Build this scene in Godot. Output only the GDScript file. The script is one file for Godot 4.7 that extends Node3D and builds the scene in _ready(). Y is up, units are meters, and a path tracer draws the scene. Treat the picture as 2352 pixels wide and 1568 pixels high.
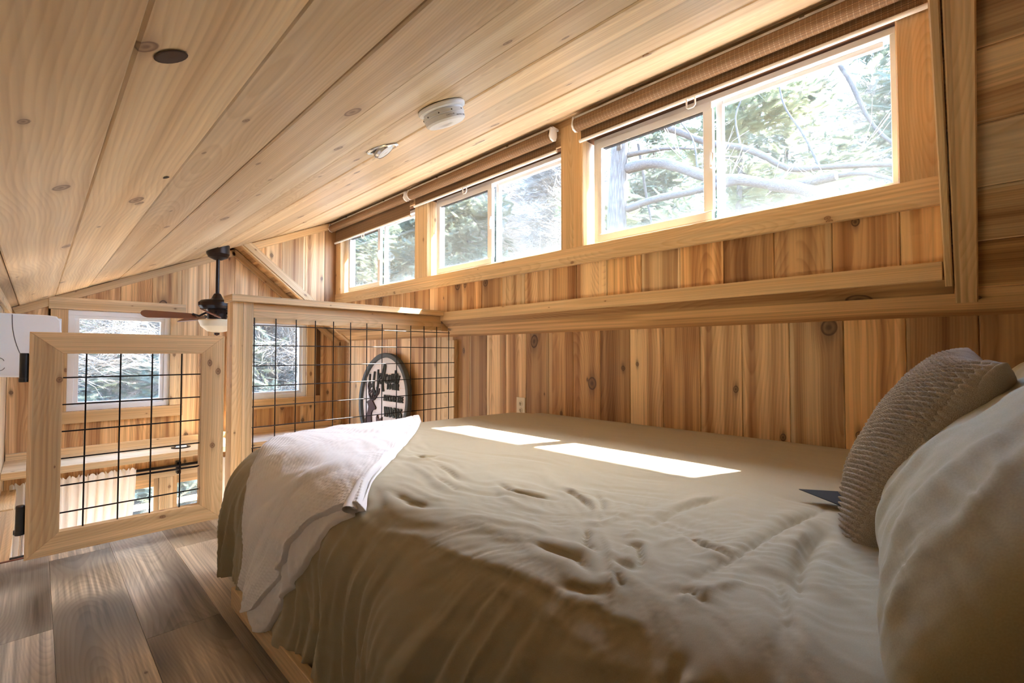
extends Node3D
# A cedar-lined sleeping loft: bed under a dormer of three windows, mesh railing and gate, gable wall beyond.
# Metres, y up. The loft floor is y = 0. The house runs along z (far gable at -z), the dormer wall is at +x.

const EYE := 0.785
const XL := -0.13      # left wall
const XW := 2.06       # low knee wall on the right
const XD := 1.935      # dormer wall
const ZG := -4.35      # far gable wall
const ZB := 0.46       # wall behind the pillows
const ZC0 := -0.048    # near end of the dormer
const ZC1 := -4.157    # far end of the dormer
const LOW := -2.0      # floor of the room below
const RIDGE := 1.1417
const CS := 0.458      # ceiling slope
const C0 := 1.135

var M := {}
var rng := RandomNumberGenerator.new()
var taken := {}

func ceil_y(x: float) -> float: return C0 + CS * x
func slope_y(x: float) -> float: return 0.905 + 0.82 * (XW - x)

# ------------------------------------------------------------------ mesh collecting
class MB:
	var v := PackedVector3Array()
	var n := PackedVector3Array()
	var t := PackedVector2Array()
	var i := PackedInt32Array()
	func tri(a: Vector3, b: Vector3, c: Vector3, ua := Vector2.ZERO, ub := Vector2.ZERO, uc := Vector2.ZERO) -> void:
		var nn := (b - a).cross(c - a).normalized()
		var k := v.size()
		v.append(a); v.append(b); v.append(c)
		n.append(nn); n.append(nn); n.append(nn)
		t.append(ua); t.append(ub); t.append(uc)
		i.append(k); i.append(k + 2); i.append(k + 1)
	func quad(a: Vector3, b: Vector3, c: Vector3, d: Vector3, ua := Vector2.ZERO, ub := Vector2.ZERO, uc := Vector2.ZERO, ud := Vector2.ZERO) -> void:
		tri(a, b, c, ua, ub, uc)
		tri(a, c, d, ua, uc, ud)
	# rows of points joined into a smooth sheet; wu / wv close it; uvs per row and column, scaled
	func grid(p: PackedVector3Array, nu: int, nv: int, wu := false, su := 1.0, sv := 1.0, flip := false) -> void:
		var k := v.size()
		for b in nv:
			for a in nu:
				var a0 := a - 1
				var a1 := a + 1
				if wu:
					# the seam column repeats the first
					if a0 < 0: a0 = nu - 2
					if a1 >= nu: a1 = 1
				a0 = maxi(a0, 0); a1 = mini(a1, nu - 1)
				var b0 := maxi(b - 1, 0)
				var b1 := mini(b + 1, nv - 1)
				var du := p[b * nu + a1] - p[b * nu + a0]
				var dv := p[b1 * nu + a] - p[b0 * nu + a]
				var nn := du.cross(dv)
				if nn.length_squared() < 1e-16:
					dv = p[mini(b1 + 1, nv - 1) * nu + a] - p[maxi(b0 - 1, 0) * nu + a]
					nn = du.cross(dv)
				nn = nn.normalized()
				if flip: nn = -nn
				v.append(p[b * nu + a]); n.append(nn)
				t.append(Vector2(su * a / (nu - 1.0), sv * b / (nv - 1.0)))
		for b in nv - 1:
			for a in nu - 1:
				var q := k + b * nu + a
				if flip:
					i.append_array([q, q + 1, q + nu + 1, q, q + nu + 1, q + nu])
				else:
					i.append_array([q, q + nu + 1, q + 1, q, q + nu, q + nu + 1])
	func tube(pts: PackedVector3Array, rad: PackedFloat32Array, sides := 8, caps := true) -> void:
		var m := pts.size()
		var p := PackedVector3Array()
		var up := Vector3.UP
		for k in m:
			var d := (pts[mini(k + 1, m - 1)] - pts[maxi(k - 1, 0)]).normalized()
			if k == 0 and absf(d.y) > 0.9: up = Vector3.RIGHT
			var x := up.cross(d)
			if x.length() < 0.05: x = Vector3.FORWARD.cross(d)
			x = x.normalized()
			var y := d.cross(x).normalized()
			up = y
			for s in sides + 1:
				var a := TAU * s / sides
				p.append(pts[k] + (x * cos(a) + y * sin(a)) * rad[k])
		grid(p, sides + 1, m, true, 1.0, m * 0.5)
		if caps:
			for e in [0, m - 1]:
				for s in sides:
					var a := p[e * (sides + 1) + s]
					var b := p[e * (sides + 1) + s + 1]
					if e == 0: tri(pts[e], b, a)
					else: tri(pts[e], a, b)
	func rod(a: Vector3, b: Vector3, r: float, sides := 8) -> void:
		tube(PackedVector3Array([a, b]), PackedFloat32Array([r, r]), sides)
	# profile of (radius, height) turned round an axis
	func lathe(prof: Array, at: Vector3, axis: Vector3, sides := 32) -> void:
		var y := axis.normalized()
		var x := y.cross(Vector3(0.31, 0.2, 0.93)).normalized()
		var z := x.cross(y)
		for k in prof.size() - 1:
			var p := PackedVector3Array()
			for q in 2:
				var c: Vector2 = prof[k + q]
				for s in sides + 1:
					var a := TAU * s / sides
					p.append(at + y * c.y + (x * cos(a) - z * sin(a)) * c.x)
			grid(p, sides + 1, 2, true)
	func box(c: Vector3, s: Vector3, bev := 0.002, grain := 1, uo := Vector2.ZERO) -> void:
		# bevelled box with the grain along one axis, uv in texture units (0.175 m = 1/8, 2.8 m = 1)
		var h := s / 2.0
		bev = minf(bev, minf(h.x, minf(h.y, h.z)) * 0.9)
		for ax in 3:
			for sg in [-1.0, 1.0]:
				var a1 := (ax + 1) % 3
				var a2 := (ax + 2) % 3
				var o := Vector3.ZERO
				o[ax] = sg * h[ax]
				var e1 := Vector3.ZERO
				e1[a1] = h[a1] - bev
				var e2 := Vector3.ZERO
				e2[a2] = h[a2] - bev
				var q := [o - e1 - e2, o + e1 - e2, o + e1 + e2, o - e1 + e2]
				if sg < 0: q = [q[0], q[3], q[2], q[1]]
				var w := []
				for pt in q:
					var al: float = pt[grain]
					var ac: float
					if ax == grain: ac = pt[a1]; al = pt[a2] * 0.3
					else: ac = pt[3 - ax - grain]
					w.append(Vector2(ac / 1.4, al / 2.8) + uo)
				quad(c + q[0], c + q[1], c + q[2], c + q[3], w[0], w[1], w[2], w[3])
		# edges
		for ax in 3:
			var a1 := (ax + 1) % 3
			var a2 := (ax + 2) % 3
			for s1 in [-1.0, 1.0]:
				for s2 in [-1.0, 1.0]:
					var l := Vector3.ZERO
					l[ax] = h[ax] - bev
					var p1 := Vector3.ZERO
					p1[a1] = s1 * h[a1]; p1[a2] = s2 * (h[a2] - bev)
					var p2 := Vector3.ZERO
					p2[a1] = s1 * (h[a1] - bev); p2[a2] = s2 * h[a2]
					var u1 := Vector2(0.03, 0) + uo
					var u2 := Vector2(0.03, s[ax] / 2.8) + uo
					if s1 * s2 > 0: quad(c + p1 - l, c + p2 - l, c + p2 + l, c + p1 + l, u1, u1, u2, u2)
					else: quad(c + p2 - l, c + p1 - l, c + p1 + l, c + p2 + l, u1, u1, u2, u2)
		for sx in [-1.0, 1.0]:
			for sy in [-1.0, 1.0]:
				for sz in [-1.0, 1.0]:
					var k := Vector3(sx, sy, sz)
					var px := Vector3(h.x, h.y - bev, h.z - bev) * k
					var py := Vector3(h.x - bev, h.y, h.z - bev) * k
					var pz := Vector3(h.x - bev, h.y - bev, h.z) * k
					if sx * sy * sz > 0: tri(c + px, c + py, c + pz, uo, uo, uo)
					else: tri(c + px, c + pz, c + py, uo, uo, uo)
	# convex outline (a across, b along the grain), front at z = 0, with a bevel; in the frame of f
	func plank(poly: PackedVector2Array, thick: float, bev: float, f: Transform3D, uo := Vector2.ZERO, ua := 0.0) -> void:
		var m := poly.size()
		var area := 0.0
		for k in m: area += poly[k].cross(poly[(k + 1) % m])
		var pg := poly.duplicate()
		if area < 0: pg.reverse()
		var ins := PackedVector2Array()
		for k in m:
			var p0 := pg[(k + m - 1) % m]
			var p1 := pg[k]
			var p2 := pg[(k + 1) % m]
			var d0 := (p1 - p0).normalized()
			var d1 := (p2 - p1).normalized()
			var n0 := Vector2(-d0.y, d0.x)
			var n1 := Vector2(-d1.y, d1.x)
			var den := 1.0 + n0.dot(n1)
			ins.append(p1 + (n0 + n1) * (bev / maxf(den, 0.3)))
		var uvf := func(q: Vector2) -> Vector2: return Vector2((q.x - ua) / 1.4, q.y / 2.8) + uo
		for k in range(1, m - 1):
			tri(f * Vector3(ins[0].x, ins[0].y, 0), f * Vector3(ins[k].x, ins[k].y, 0), f * Vector3(ins[k + 1].x, ins[k + 1].y, 0), uvf.call(ins[0]), uvf.call(ins[k]), uvf.call(ins[k + 1]))
			tri(f * Vector3(pg[0].x, pg[0].y, -thick), f * Vector3(pg[k + 1].x, pg[k + 1].y, -thick), f * Vector3(pg[k].x, pg[k].y, -thick), uvf.call(pg[0]), uvf.call(pg[k + 1]), uvf.call(pg[k]))
		for k in m:
			var k2 := (k + 1) % m
			var a := pg[k]
			var b := pg[k2]
			quad(f * Vector3(a.x, a.y, -bev), f * Vector3(b.x, b.y, -bev), f * Vector3(ins[k2].x, ins[k2].y, 0), f * Vector3(ins[k].x, ins[k].y, 0), uvf.call(a), uvf.call(b), uvf.call(ins[k2]), uvf.call(ins[k]))
			var w := (b - a).normalized()
			var sh := Vector2(-w.y, w.x) * (thick - bev)
			quad(f * Vector3(a.x, a.y, -thick), f * Vector3(b.x, b.y, -thick), f * Vector3(b.x, b.y, -bev), f * Vector3(a.x, a.y, -bev), uvf.call(a + sh), uvf.call(b + sh), uvf.call(b), uvf.call(a))
	func mesh(smooth_flip := false) -> ArrayMesh:
		var arr := []
		arr.resize(Mesh.ARRAY_MAX)
		arr[Mesh.ARRAY_VERTEX] = v
		arr[Mesh.ARRAY_NORMAL] = n
		arr[Mesh.ARRAY_TEX_UV] = t
		arr[Mesh.ARRAY_INDEX] = i
		var am := ArrayMesh.new()
		am.add_surface_from_arrays(Mesh.PRIMITIVE_TRIANGLES, arr)
		return am

# ------------------------------------------------------------------ nodes
func numbered(s: String) -> String:
	if not taken.has(s):
		taken[s] = 0
		return s
	taken[s] += 1
	return "%s_%03d" % [s, taken[s]]

func thing(called: String, label: String, category: String, at := Vector3.ZERO, group := "", kind := "") -> Node3D:
	var o := Node3D.new()
	o.name = numbered(called)
	add_child(o)
	o.position = at
	meta(o, label, category, group, kind)
	return o

func meta(o: Node, label: String, category := "", group := "", kind := "") -> void:
	if label: o.set_meta("label", label)
	if category: o.set_meta("category", category)
	if group: o.set_meta("group", group)
	if kind: o.set_meta("kind", kind)

func part(parent: Node, called: String, mesh: Mesh, mat: Material, label := "") -> MeshInstance3D:
	var o := MeshInstance3D.new()
	o.name = called
	o.mesh = mesh
	o.material_override = mat
	if label: o.set_meta("label", label)
	parent.add_child(o, true)
	return o

func obj(called: String, mesh: Mesh, mat: Material, label: String, category: String, group := "", kind := "") -> MeshInstance3D:
	var o := MeshInstance3D.new()
	o.name = numbered(called)
	o.mesh = mesh
	o.material_override = mat
	add_child(o)
	meta(o, label, category, group, kind)
	return o

func struct(called: String, label: String, category: String) -> Node3D:
	return thing(called, label, category, Vector3.ZERO, "", "structure")

func frame(across: Vector3, along: Vector3, at := Vector3.ZERO) -> Transform3D:
	return Transform3D(Basis(across, along, across.cross(along)), at)

func rect(a0: float, b0: float, a1: float, b1: float) -> PackedVector2Array:
	return PackedVector2Array([Vector2(a0, b0), Vector2(a1, b0), Vector2(a1, b1), Vector2(a0, b1)])

# one board of a wall, floor or ceiling: a child of it, cut from one column of the wood texture
func board(parent: Node, poly: PackedVector2Array, f: Transform3D, mats: Array, ua: float, thick := 0.018, bev := 0.0022, called := "board", col := -1, voff := -1.0) -> MeshInstance3D:
	var mb := MB.new()
	if col < 0: col = rng.randi() % 8
	if voff < 0.0: voff = rng.randf()
	mb.plank(poly, thick, bev, f, Vector2(col / 8.0, voff), ua)
	return part(parent, called, mb.mesh(), mats[rng.randi() % mats.size()])

func slab(parent: Node, called: String, c: Vector3, s: Vector3, mat: Material, grain := 1) -> MeshInstance3D:
	var mb := MB.new()
	mb.box(c, s, 0.0015, grain, Vector2(rng.randf(), rng.randf()))
	return part(parent, called, mb.mesh(), mat)

# ------------------------------------------------------------------ textures
# Sawn boards side by side: columns of growth rings with knots, tiling along the grain.
func wood(w: int, h: int, cols: int, sd: int, early: Color, late: Color, sap: Color, knot: Color, o: Dictionary) -> ImageTexture:
	var r := RandomNumberGenerator.new()
	r.seed = sd
	var px := PackedByteArray()
	px.resize(w * h * 3)
	var bend := PackedFloat32Array()
	bend.resize(w * h)
	var kmask := PackedFloat32Array()
	kmask.resize(w * h)
	var cw := w / cols
	var mm := cw / 175.0           # pixels per millimetre across
	var my := h / 2800.0           # and along
	for c in cols:
		for k in int(o.knots):
			var ru: float = r.randf_range(o.k0, o.k1)
			if r.randf() < 0.45: ru *= 0.4
			var u0: float = (c + r.randf_range(0.06, 0.94)) * cw
			var v0: float = r.randf() * h
			var tilt := r.randf_range(-0.25, 0.25)
			var el := r.randf_range(1.0, 1.7)
			var x0 := maxi(c * cw, int(u0 - ru * 5 * mm))
			var x1 := mini((c + 1) * cw - 1, int(u0 + ru * 5 * mm))
			var yr := int(ru * 9.0 * el * my)
			for dy in range(-yr, yr + 1):
				var y := posmod(int(v0) + dy, h)
				var fy := dy / my / ru
				for x in range(x0, x1 + 1):
					var fx := (x - u0) / mm / ru + fy * tilt * 0.3
					var q := fx * fx / 3.0 + fy * fy / (11.0 * el)
					if q > 4.0: continue
					bend[y * w + x] -= (x - u0) * 0.86 * exp(-q * 1.3)
					var d := sqrt(fx * fx + fy * fy / (el * el))
					var m := 0.0
					if d < 1.25:
						m = 0.5 + 0.1 * sin(d * 8.0 + fx * 2.0) + 0.28 * exp(-pow((d - 1.0) / 0.13, 2)) + 0.22 * exp(-d * d * 9.0)
						m *= smoothstep(1.25, 1.02, d)
					m = maxf(m, 0.42 * exp(-fx * fx * 1.1 - fy * fy / (6.0 * el)) * float(o.halo))
					var at := y * w + x
					kmask[at] = maxf(kmask[at], m)
	var fn := FastNoiseLite.new()
	fn.seed = sd
	fn.frequency = 0.11
	fn.fractal_octaves = 3
	var fib := fn.get_seamless_image(w, maxi(h / 40, 16))
	fib.convert(Image.FORMAT_L8)
	fib.resize(w, h, Image.INTERPOLATE_CUBIC)
	var fibd := fib.get_data()
	fn.frequency = 0.018
	fn.seed = sd + 7
	var str := fn.get_seamless_image(w, maxi(h / 60, 16))
	str.convert(Image.FORMAT_L8)
	str.resize(w, h, Image.INTERPOLATE_CUBIC)
	var strd := str.get_data()
	fn.frequency = 0.012
	fn.seed = sd + 13
	fn.fractal_octaves = 2
	var wav := fn.get_seamless_image(w / 4, int(h / float(o.get("wave", 16.0))))
	wav.convert(Image.FORMAT_L8)
	wav.resize(w, h, Image.INTERPOLATE_CUBIC)
	var wavd := wav.get_data()
	var contrast: float = o.contrast
	var sapshare: float = o.sap
	var streak: float = o.streak
	var fibre: float = o.get("fibre", 0.085)
	var blotch: float = o.get("blotch", 0.0)
	for c in cols:
		var cen0 := r.randf_range(-0.25, 1.25)
		var dep := r.randf_range(0.12, 0.5)
		var rings := r.randf_range(o.r0, o.r1)
		var p1 := r.randf() * TAU
		var p2 := r.randf() * TAU
		var p3 := r.randf() * TAU
		var a1 := r.randf_range(0.08, 0.3)
		var sap_l := r.randf_range(-0.12, 0.14) * sapshare
		var sap_r := 1.0 - r.randf_range(-0.12, 0.14) * sapshare
		var tone := r.randf_range(0.9, 1.06)
		for y in h:
			var ph := TAU * y / h
			var cen := cen0 + 0.1 * sin(ph + p1) + 0.04 * sin(3.0 * ph + p2)
			var hh := dep + a1 * sin(ph + p2) + 0.1 * sin(2.0 * ph + p3) + 0.05 * sin(5.0 * ph + p1)
			hh = hh * hh
			var row := y * w
			var sl := sap_l + 0.02 * sin(2.0 * ph + p3) + 0.012 * sin(7.0 * ph + p1)
			var sr := sap_r + 0.02 * sin(3.0 * ph + p1) + 0.012 * sin(6.0 * ph + p2)
			for xx in cw:
				var x := c * cw + xx
				var at := row + x
				var u := (xx + bend[at]) / cw
				var d := u - cen
				var f := sqrt(d * d + hh) * rings + wavd[at] * 0.0035
				f -= floorf(f)
				var ring := f * f
				if f > 0.86: ring *= (1.0 - f) * 7.14
				var fb := (fibd[at] - 128.0) / 128.0
				var st := (strd[at] - 128.0) / 128.0 * streak
				var k := ring * contrast + st
				k = clampf(k, -0.25, 1.2)
				var s := 0.0
				var ue := float(xx) / cw
				if ue < sl: s = clampf((sl - ue) * 60.0, 0.0, 1.0)
				if ue > sr: s = clampf((ue - sr) * 60.0, 0.0, 1.0)
				var g := (1.0 + fb * fibre) * tone
				var cr := lerpf(lerpf(early.r, late.r, k), sap.r, s * 0.85) * g
				var cg := lerpf(lerpf(early.g, late.g, k), sap.g, s * 0.85) * g
				var cb := lerpf(lerpf(early.b, late.b, k), sap.b, s * 0.85) * g
				if blotch > 0.0:
					var bl := clampf((wavd[at] - 118.0) / 60.0, -1.0, 1.0) * blotch * (1.0 + fb)
					cr += bl * 0.13; cg += bl * 0.125; cb += bl * 0.115
				var km := kmask[at]
				if km > 0.0:
					km = minf(km, 1.0)
					cr = lerpf(cr, knot.r, km); cg = lerpf(cg, knot.g, km); cb = lerpf(cb, knot.b, km)
				at *= 3
				px[at] = clampi(int(cr * 255.0), 0, 255)
				px[at + 1] = clampi(int(cg * 255.0), 0, 255)
				px[at + 2] = clampi(int(cb * 255.0), 0, 255)
	return ImageTexture.create_from_image(Image.create_from_data(w, h, false, Image.FORMAT_RGB8, px))

func c8(r: int, g: int, b: int) -> Color: return Color(r / 255.0, g / 255.0, b / 255.0)

func mat(called: String, col: Color, rough := 0.6, tex: Texture2D = null, metal := 0.0) -> StandardMaterial3D:
	var m := StandardMaterial3D.new()
	m.resource_name = called
	m.albedo_color = col
	m.roughness = rough
	m.metallic = metal
	if tex: m.albedo_texture = tex
	M[called] = m
	return m

func noise_tex(sd: int, freq: float, c0: Color, c1: Color, size := 256, octaves := 4) -> ImageTexture:
	var fn := FastNoiseLite.new()
	fn.seed = sd
	fn.frequency = freq
	fn.fractal_octaves = octaves
	var im := fn.get_seamless_image(size, size)
	im.convert(Image.FORMAT_L8)
	var d := im.get_data()
	var px := PackedByteArray()
	px.resize(size * size * 3)
	for k in d.size():
		var f := d[k] / 255.0
		px[k * 3] = int(lerpf(c0.r, c1.r, f) * 255)
		px[k * 3 + 1] = int(lerpf(c0.g, c1.g, f) * 255)
		px[k * 3 + 2] = int(lerpf(c0.b, c1.b, f) * 255)
	return ImageTexture.create_from_image(Image.create_from_data(size, size, false, Image.FORMAT_RGB8, px))

func materials() -> void:
	var t_wall := wood(1024, 1536, 8, 11, c8(222, 184, 136), c8(162, 116, 74), c8(236, 210, 168), c8(66, 42, 28), {"knots": 4, "k0": 6.0, "k1": 27.0, "halo": 1.3, "contrast": 0.42, "sap": 1.0, "streak": 1.0, "r0": 14.0, "r1": 26.0})
	var t_ceil := wood(1024, 1536, 8, 23, c8(236, 214, 180), c8(204, 172, 130), c8(240, 220, 188), c8(100, 68, 46), {"knots": 4, "k0": 6.0, "k1": 19.0, "halo": 0.8, "fibre": 0.05, "contrast": 0.5, "sap": 0.0, "streak": 0.5, "r0": 12.0, "r1": 24.0})
	var t_trim := wood(1024, 1024, 8, 37, c8(228, 196, 150), c8(192, 148, 98), c8(232, 204, 160), c8(104, 66, 40), {"knots": 10, "k0": 5.0, "k1": 10.0, "halo": 0.8, "contrast": 0.42, "sap": 0.0, "streak": 0.3, "r0": 16.0, "r1": 30.0})
	var t_floor := wood(1024, 1024, 8, 53, c8(162, 150, 135), c8(118, 105, 93), c8(172, 160, 146), c8(84, 72, 62), {"knots": 2, "k0": 6.0, "k1": 12.0, "halo": 1.2, "contrast": 0.45, "sap": 0.0, "streak": 0.35, "wave": 5.0, "r0": 22.0, "r1": 40.0, "blotch": 1.3})
	var k := 0
	for c in [Color(1, 1, 1), Color(0.95, 0.91, 0.86), Color(1.0, 0.95, 0.87), Color(0.86, 0.8, 0.73)]:
		mat("wall_wood_%d" % k, c, 0.5, t_wall)
		mat("ceiling_wood_%d" % k, c.lerp(Color(1, 1, 1), 0.5), 0.46, t_ceil)
		mat("trim_wood_%d" % k, c.lerp(Color(1, 1, 1), 0.4), 0.45, t_trim)
		mat("floor_vinyl_%d" % k, c.lerp(Color(1, 1, 1), 0.5), 0.32, t_floor)
		k += 1
	mat("hole", c8(66, 42, 30), 0.8)
	mat("knot", c8(150, 112, 78), 0.6)
	mat("gate_wood", Color(0.98, 0.94, 0.89), 0.5, t_trim)
	mat("pale_wood", Color(1, 0.97, 0.93), 0.5, t_ceil)
	mat("sheathing", c8(150, 120, 88), 0.9)
	mat("siding", c8(120, 84, 56), 0.8)
	mat("vinyl", c8(240, 241, 242), 0.35)
	mat("white_plastic", c8(242, 243, 244), 0.4)
	mat("shadow_gap", c8(60, 58, 56), 0.6)
	mat("black_steel", c8(34, 26, 24), 0.42, null, 0.6)
	mat("black_plastic", c8(30, 28, 28), 0.35)
	mat("black_card", c8(26, 24, 24), 0.9)
	mat("bronze", c8(44, 32, 28), 0.32, null, 0.5)
	mat("walnut", c8(112, 62, 44), 0.4)
	mat("chrome", c8(190, 188, 184), 0.22, null, 0.9)
	mat("frosted", c8(226, 214, 188), 0.5)
	mat("lens", c8(236, 236, 232), 0.4)
	mat("ivory", c8(232, 220, 196), 0.35)
	mat("slot", c8(40, 34, 30), 0.7)
	mat("ink", c8(70, 70, 72), 0.7)
	var glass := mat("glass", Color(0.9, 0.96, 0.97, 0.06), 0.02)
	glass.transparency = BaseMaterial3D.TRANSPARENCY_ALPHA
	var d := mat("duvet", Color(1, 1, 1), 0.85, noise_tex(5, 0.35, c8(154, 140, 110), c8(168, 154, 124), 256, 3))
	d.uv1_scale = Vector3(14, 14, 1)
	d.rim_enabled = true
	d.rim = 0.35
	d.rim_tint = 0.5
	var pc := mat("pillowcase", Color(1, 1, 1), 0.75, noise_tex(6, 0.3, c8(152, 142, 106), c8(168, 156, 120), 128, 3))
	pc.uv1_scale = Vector3(6, 6, 1)
	pc.rim_enabled = true
	pc.rim = 0.4
	pc.rim_tint = 0.5
	mat("throw", c8(226, 220, 218), 0.95)
	M["throw"].rim_enabled = true
	M["throw"].rim = 0.3
	var kt := noise_tex(8, 0.16, c8(112, 98, 82), c8(216, 204, 186), 256, 4)
	var kn := mat("knit", Color(1, 1, 1), 0.95, kt)
	kn.uv1_scale = Vector3(7, 7, 1)
	mat("mattress", c8(214, 208, 196), 0.9)
	mat("linen_curtain", c8(244, 241, 236), 0.9)
	M["linen_curtain"].backlight_enabled = true
	M["linen_curtain"].backlight = Color(0.75, 0.72, 0.68)
	# woven shade: pale weft dashes on brown reed
	var wv := PackedByteArray()
	wv.resize(128 * 128 * 3)
	var wr := RandomNumberGenerator.new()
	wr.seed = 4
	var shade := []
	for y in 64: shade.append(wr.randf_range(0.7, 1.1))
	for y in 128:
		for x in 128:
			var f: float = shade[y / 2] * wr.randf_range(0.86, 1.1)
			var cc := c8(158, 122, 86)
			if y % 4 == 0: f *= 0.62
			if x % 32 < 3 and (y / 6) % 2 == 0: cc = c8(206, 186, 156)
			elif x % 8 == 0: f *= 0.75
			var q := (y * 128 + x) * 3
			wv[q] = clampi(int(cc.r * f * 255), 0, 255)
			wv[q + 1] = clampi(int(cc.g * f * 255), 0, 255)
			wv[q + 2] = clampi(int(cc.b * f * 255), 0, 255)
	mat("woven", Color(1, 1, 1), 0.8, ImageTexture.create_from_image(Image.create_from_data(128, 128, false, Image.FORMAT_RGB8, wv)))
	mat("bark", Color(1, 1, 1), 0.95, noise_tex(31, 0.06, c8(50, 46, 44), c8(88, 82, 78)))
	M["bark"].uv1_scale = Vector3(2, 0.5, 1)
	mat("grey_bark", Color(1, 1, 1), 0.95, noise_tex(32, 0.06, c8(40, 38, 37), c8(96, 92, 88)))
	M["grey_bark"].uv1_scale = Vector3(2, 0.6, 1)
	for bk in ["bark", "grey_bark"]:
		M[bk].heightmap_enabled = true
		M[bk].heightmap_texture = M[bk].albedo_texture
		M[bk].heightmap_scale = 1.5
	for q in [["needles", c8(56, 66, 54)], ["new_leaf", c8(84, 90, 62)], ["dark_needles", c8(62, 72, 62)], ["dry_twig", c8(116, 110, 104)]]:
		mat(q[0], q[1], 0.8)
		M[q[0]].backlight_enabled = true
		M[q[0]].backlight = Color(0.35, 0.37, 0.3)
	mat("leaf_litter", Color(1, 1, 1), 0.95, noise_tex(41, 0.09, c8(92, 86, 78), c8(142, 134, 124)))
	M["leaf_litter"].uv1_scale = Vector3(30, 30, 1)
	mat("sign_face", c8(226, 214, 206), 0.7)
	mat("sign_rim", c8(104, 106, 104), 0.7, noise_tex(44, 0.08, c8(150, 150, 148), c8(255, 255, 255)))
	mat("sign_letter", c8(66, 66, 58), 0.7)
	mat("sign_deer", c8(72, 50, 46), 0.7)
	mat("deck", c8(196, 160, 120), 0.8)

func woods(kind: String) -> Array:
	return [M[kind + "_0"], M[kind + "_1"], M[kind + "_2"], M[kind + "_3"]]

# ------------------------------------------------------------------ start
func _ready() -> void:
	rng.seed = 20
	# camera: level but for 1.5 degrees up, 45.6 degrees to the right of the house's length
	var cam := Camera3D.new()
	cam.name = "camera"
	add_child(cam)
	cam.position = Vector3(0, EYE, 0)
	cam.rotation = Vector3(atan(28.0 / 1070.0), -atan(1092.0 / 1070.0), 0)
	cam.fov = rad_to_deg(2.0 * atan(784.0 / 1070.0))
	cam.near = 0.02
	cam.far = 300.0
	var env := Environment.new()
	var sky := Sky.new()
	var sm := ProceduralSkyMaterial.new()
	sm.sky_top_color = Color(0.6, 0.78, 1.0)
	sm.sky_horizon_color = Color(0.78, 0.89, 1.0)
	sm.ground_bottom_color = Color(0.5, 0.47, 0.43)
	sm.ground_horizon_color = Color(0.8, 0.8, 0.78)
	sm.sun_angle_max = 45.0     # hazy glow round the sun
	sm.sun_curve = 0.45
	sky.sky_material = sm
	env.background_mode = Environment.BG_SKY
	env.sky = sky
	env.background_energy_multiplier = 3.2
	env.tonemap_mode = Environment.TONE_MAPPER_LINEAR
	env.tonemap_exposure = 9.4
	env.sdfgi_enabled = true
	env.ssao_enabled = true
	env.ssil_enabled = true
	var we := WorldEnvironment.new()
	we.name = "environment"
	we.environment = env
	add_child(we)
	var sun := DirectionalLight3D.new()
	sun.name = "sun"
	add_child(sun)
	sun.look_at_from_position(Vector3(10, 14.3, 3.8), Vector3.ZERO)
	sun.light_color = Color(1.0, 0.99, 0.98)
	sun.light_energy = 3.6
	sun.light_angular_distance = 0.55
	sun.shadow_enabled = true
	sun.sky_mode = DirectionalLight3D.SKY_MODE_LIGHT_AND_SKY
	materials()
	shell()
	dormer()
	gable()
	floors()
	railing()
	gate()
	shades()
	bed()
	pillows()
	sign_board()
	fixtures()
	below()
	outside()

# ------------------------------------------------------------------ room shell
# upright boards from a0 to a1, cut round openings [a, b, a1, b1]; top is a function of a
func cut_boards(parent: Node, f: Transform3D, a0: float, a1: float, pitch: float, low: Callable, top: Callable, ops: Array, mats: Array, thick := 0.018) -> void:
	var x := a0
	while x < a1 - 0.005:
		var x1 := minf(x + pitch, a1)
		var pieces := [[x, x1]]
		for o in ops:
			for e in [o[0], o[2]]:
				var nx := []
				for p in pieces:
					if e > p[0] + 0.002 and e < p[1] - 0.002:
						nx.append([p[0], e])
						nx.append([e, p[1]])
					else: nx.append(p)
				pieces = nx
		var pick := [mats[rng.randi() % mats.size()]]
		var col := rng.randi() % 8
		for p in pieces:
			var xa: float = p[0]
			var xb: float = p[1]
			var spans := [[float(low.call((xa + xb) / 2)), 9.0]]
			for o in ops:
				if (xa + xb) / 2 > o[0] and (xa + xb) / 2 < o[2]:
					var nx := []
					for c in spans:
						if o[1] > c[0]: nx.append([c[0], minf(c[1], o[1])])
						if o[3] < c[1]: nx.append([maxf(c[0], o[3]), c[1]])
					spans = nx
			for c in spans:
				var pg := PackedVector2Array([Vector2(xa + 0.0006, c[0]), Vector2(xb - 0.0006, c[0])])
				if c[1] > 8.0: pg.append_array([Vector2(xb - 0.0006, top.call(xb)), Vector2(xa + 0.0006, top.call(xa))])
				else: pg.append_array([Vector2(xb - 0.0006, c[1]), Vector2(xa + 0.0006, c[1])])
				board(parent, pg, f, pick, x, thick, 0.0025, "board", col)
		x = x1

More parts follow.
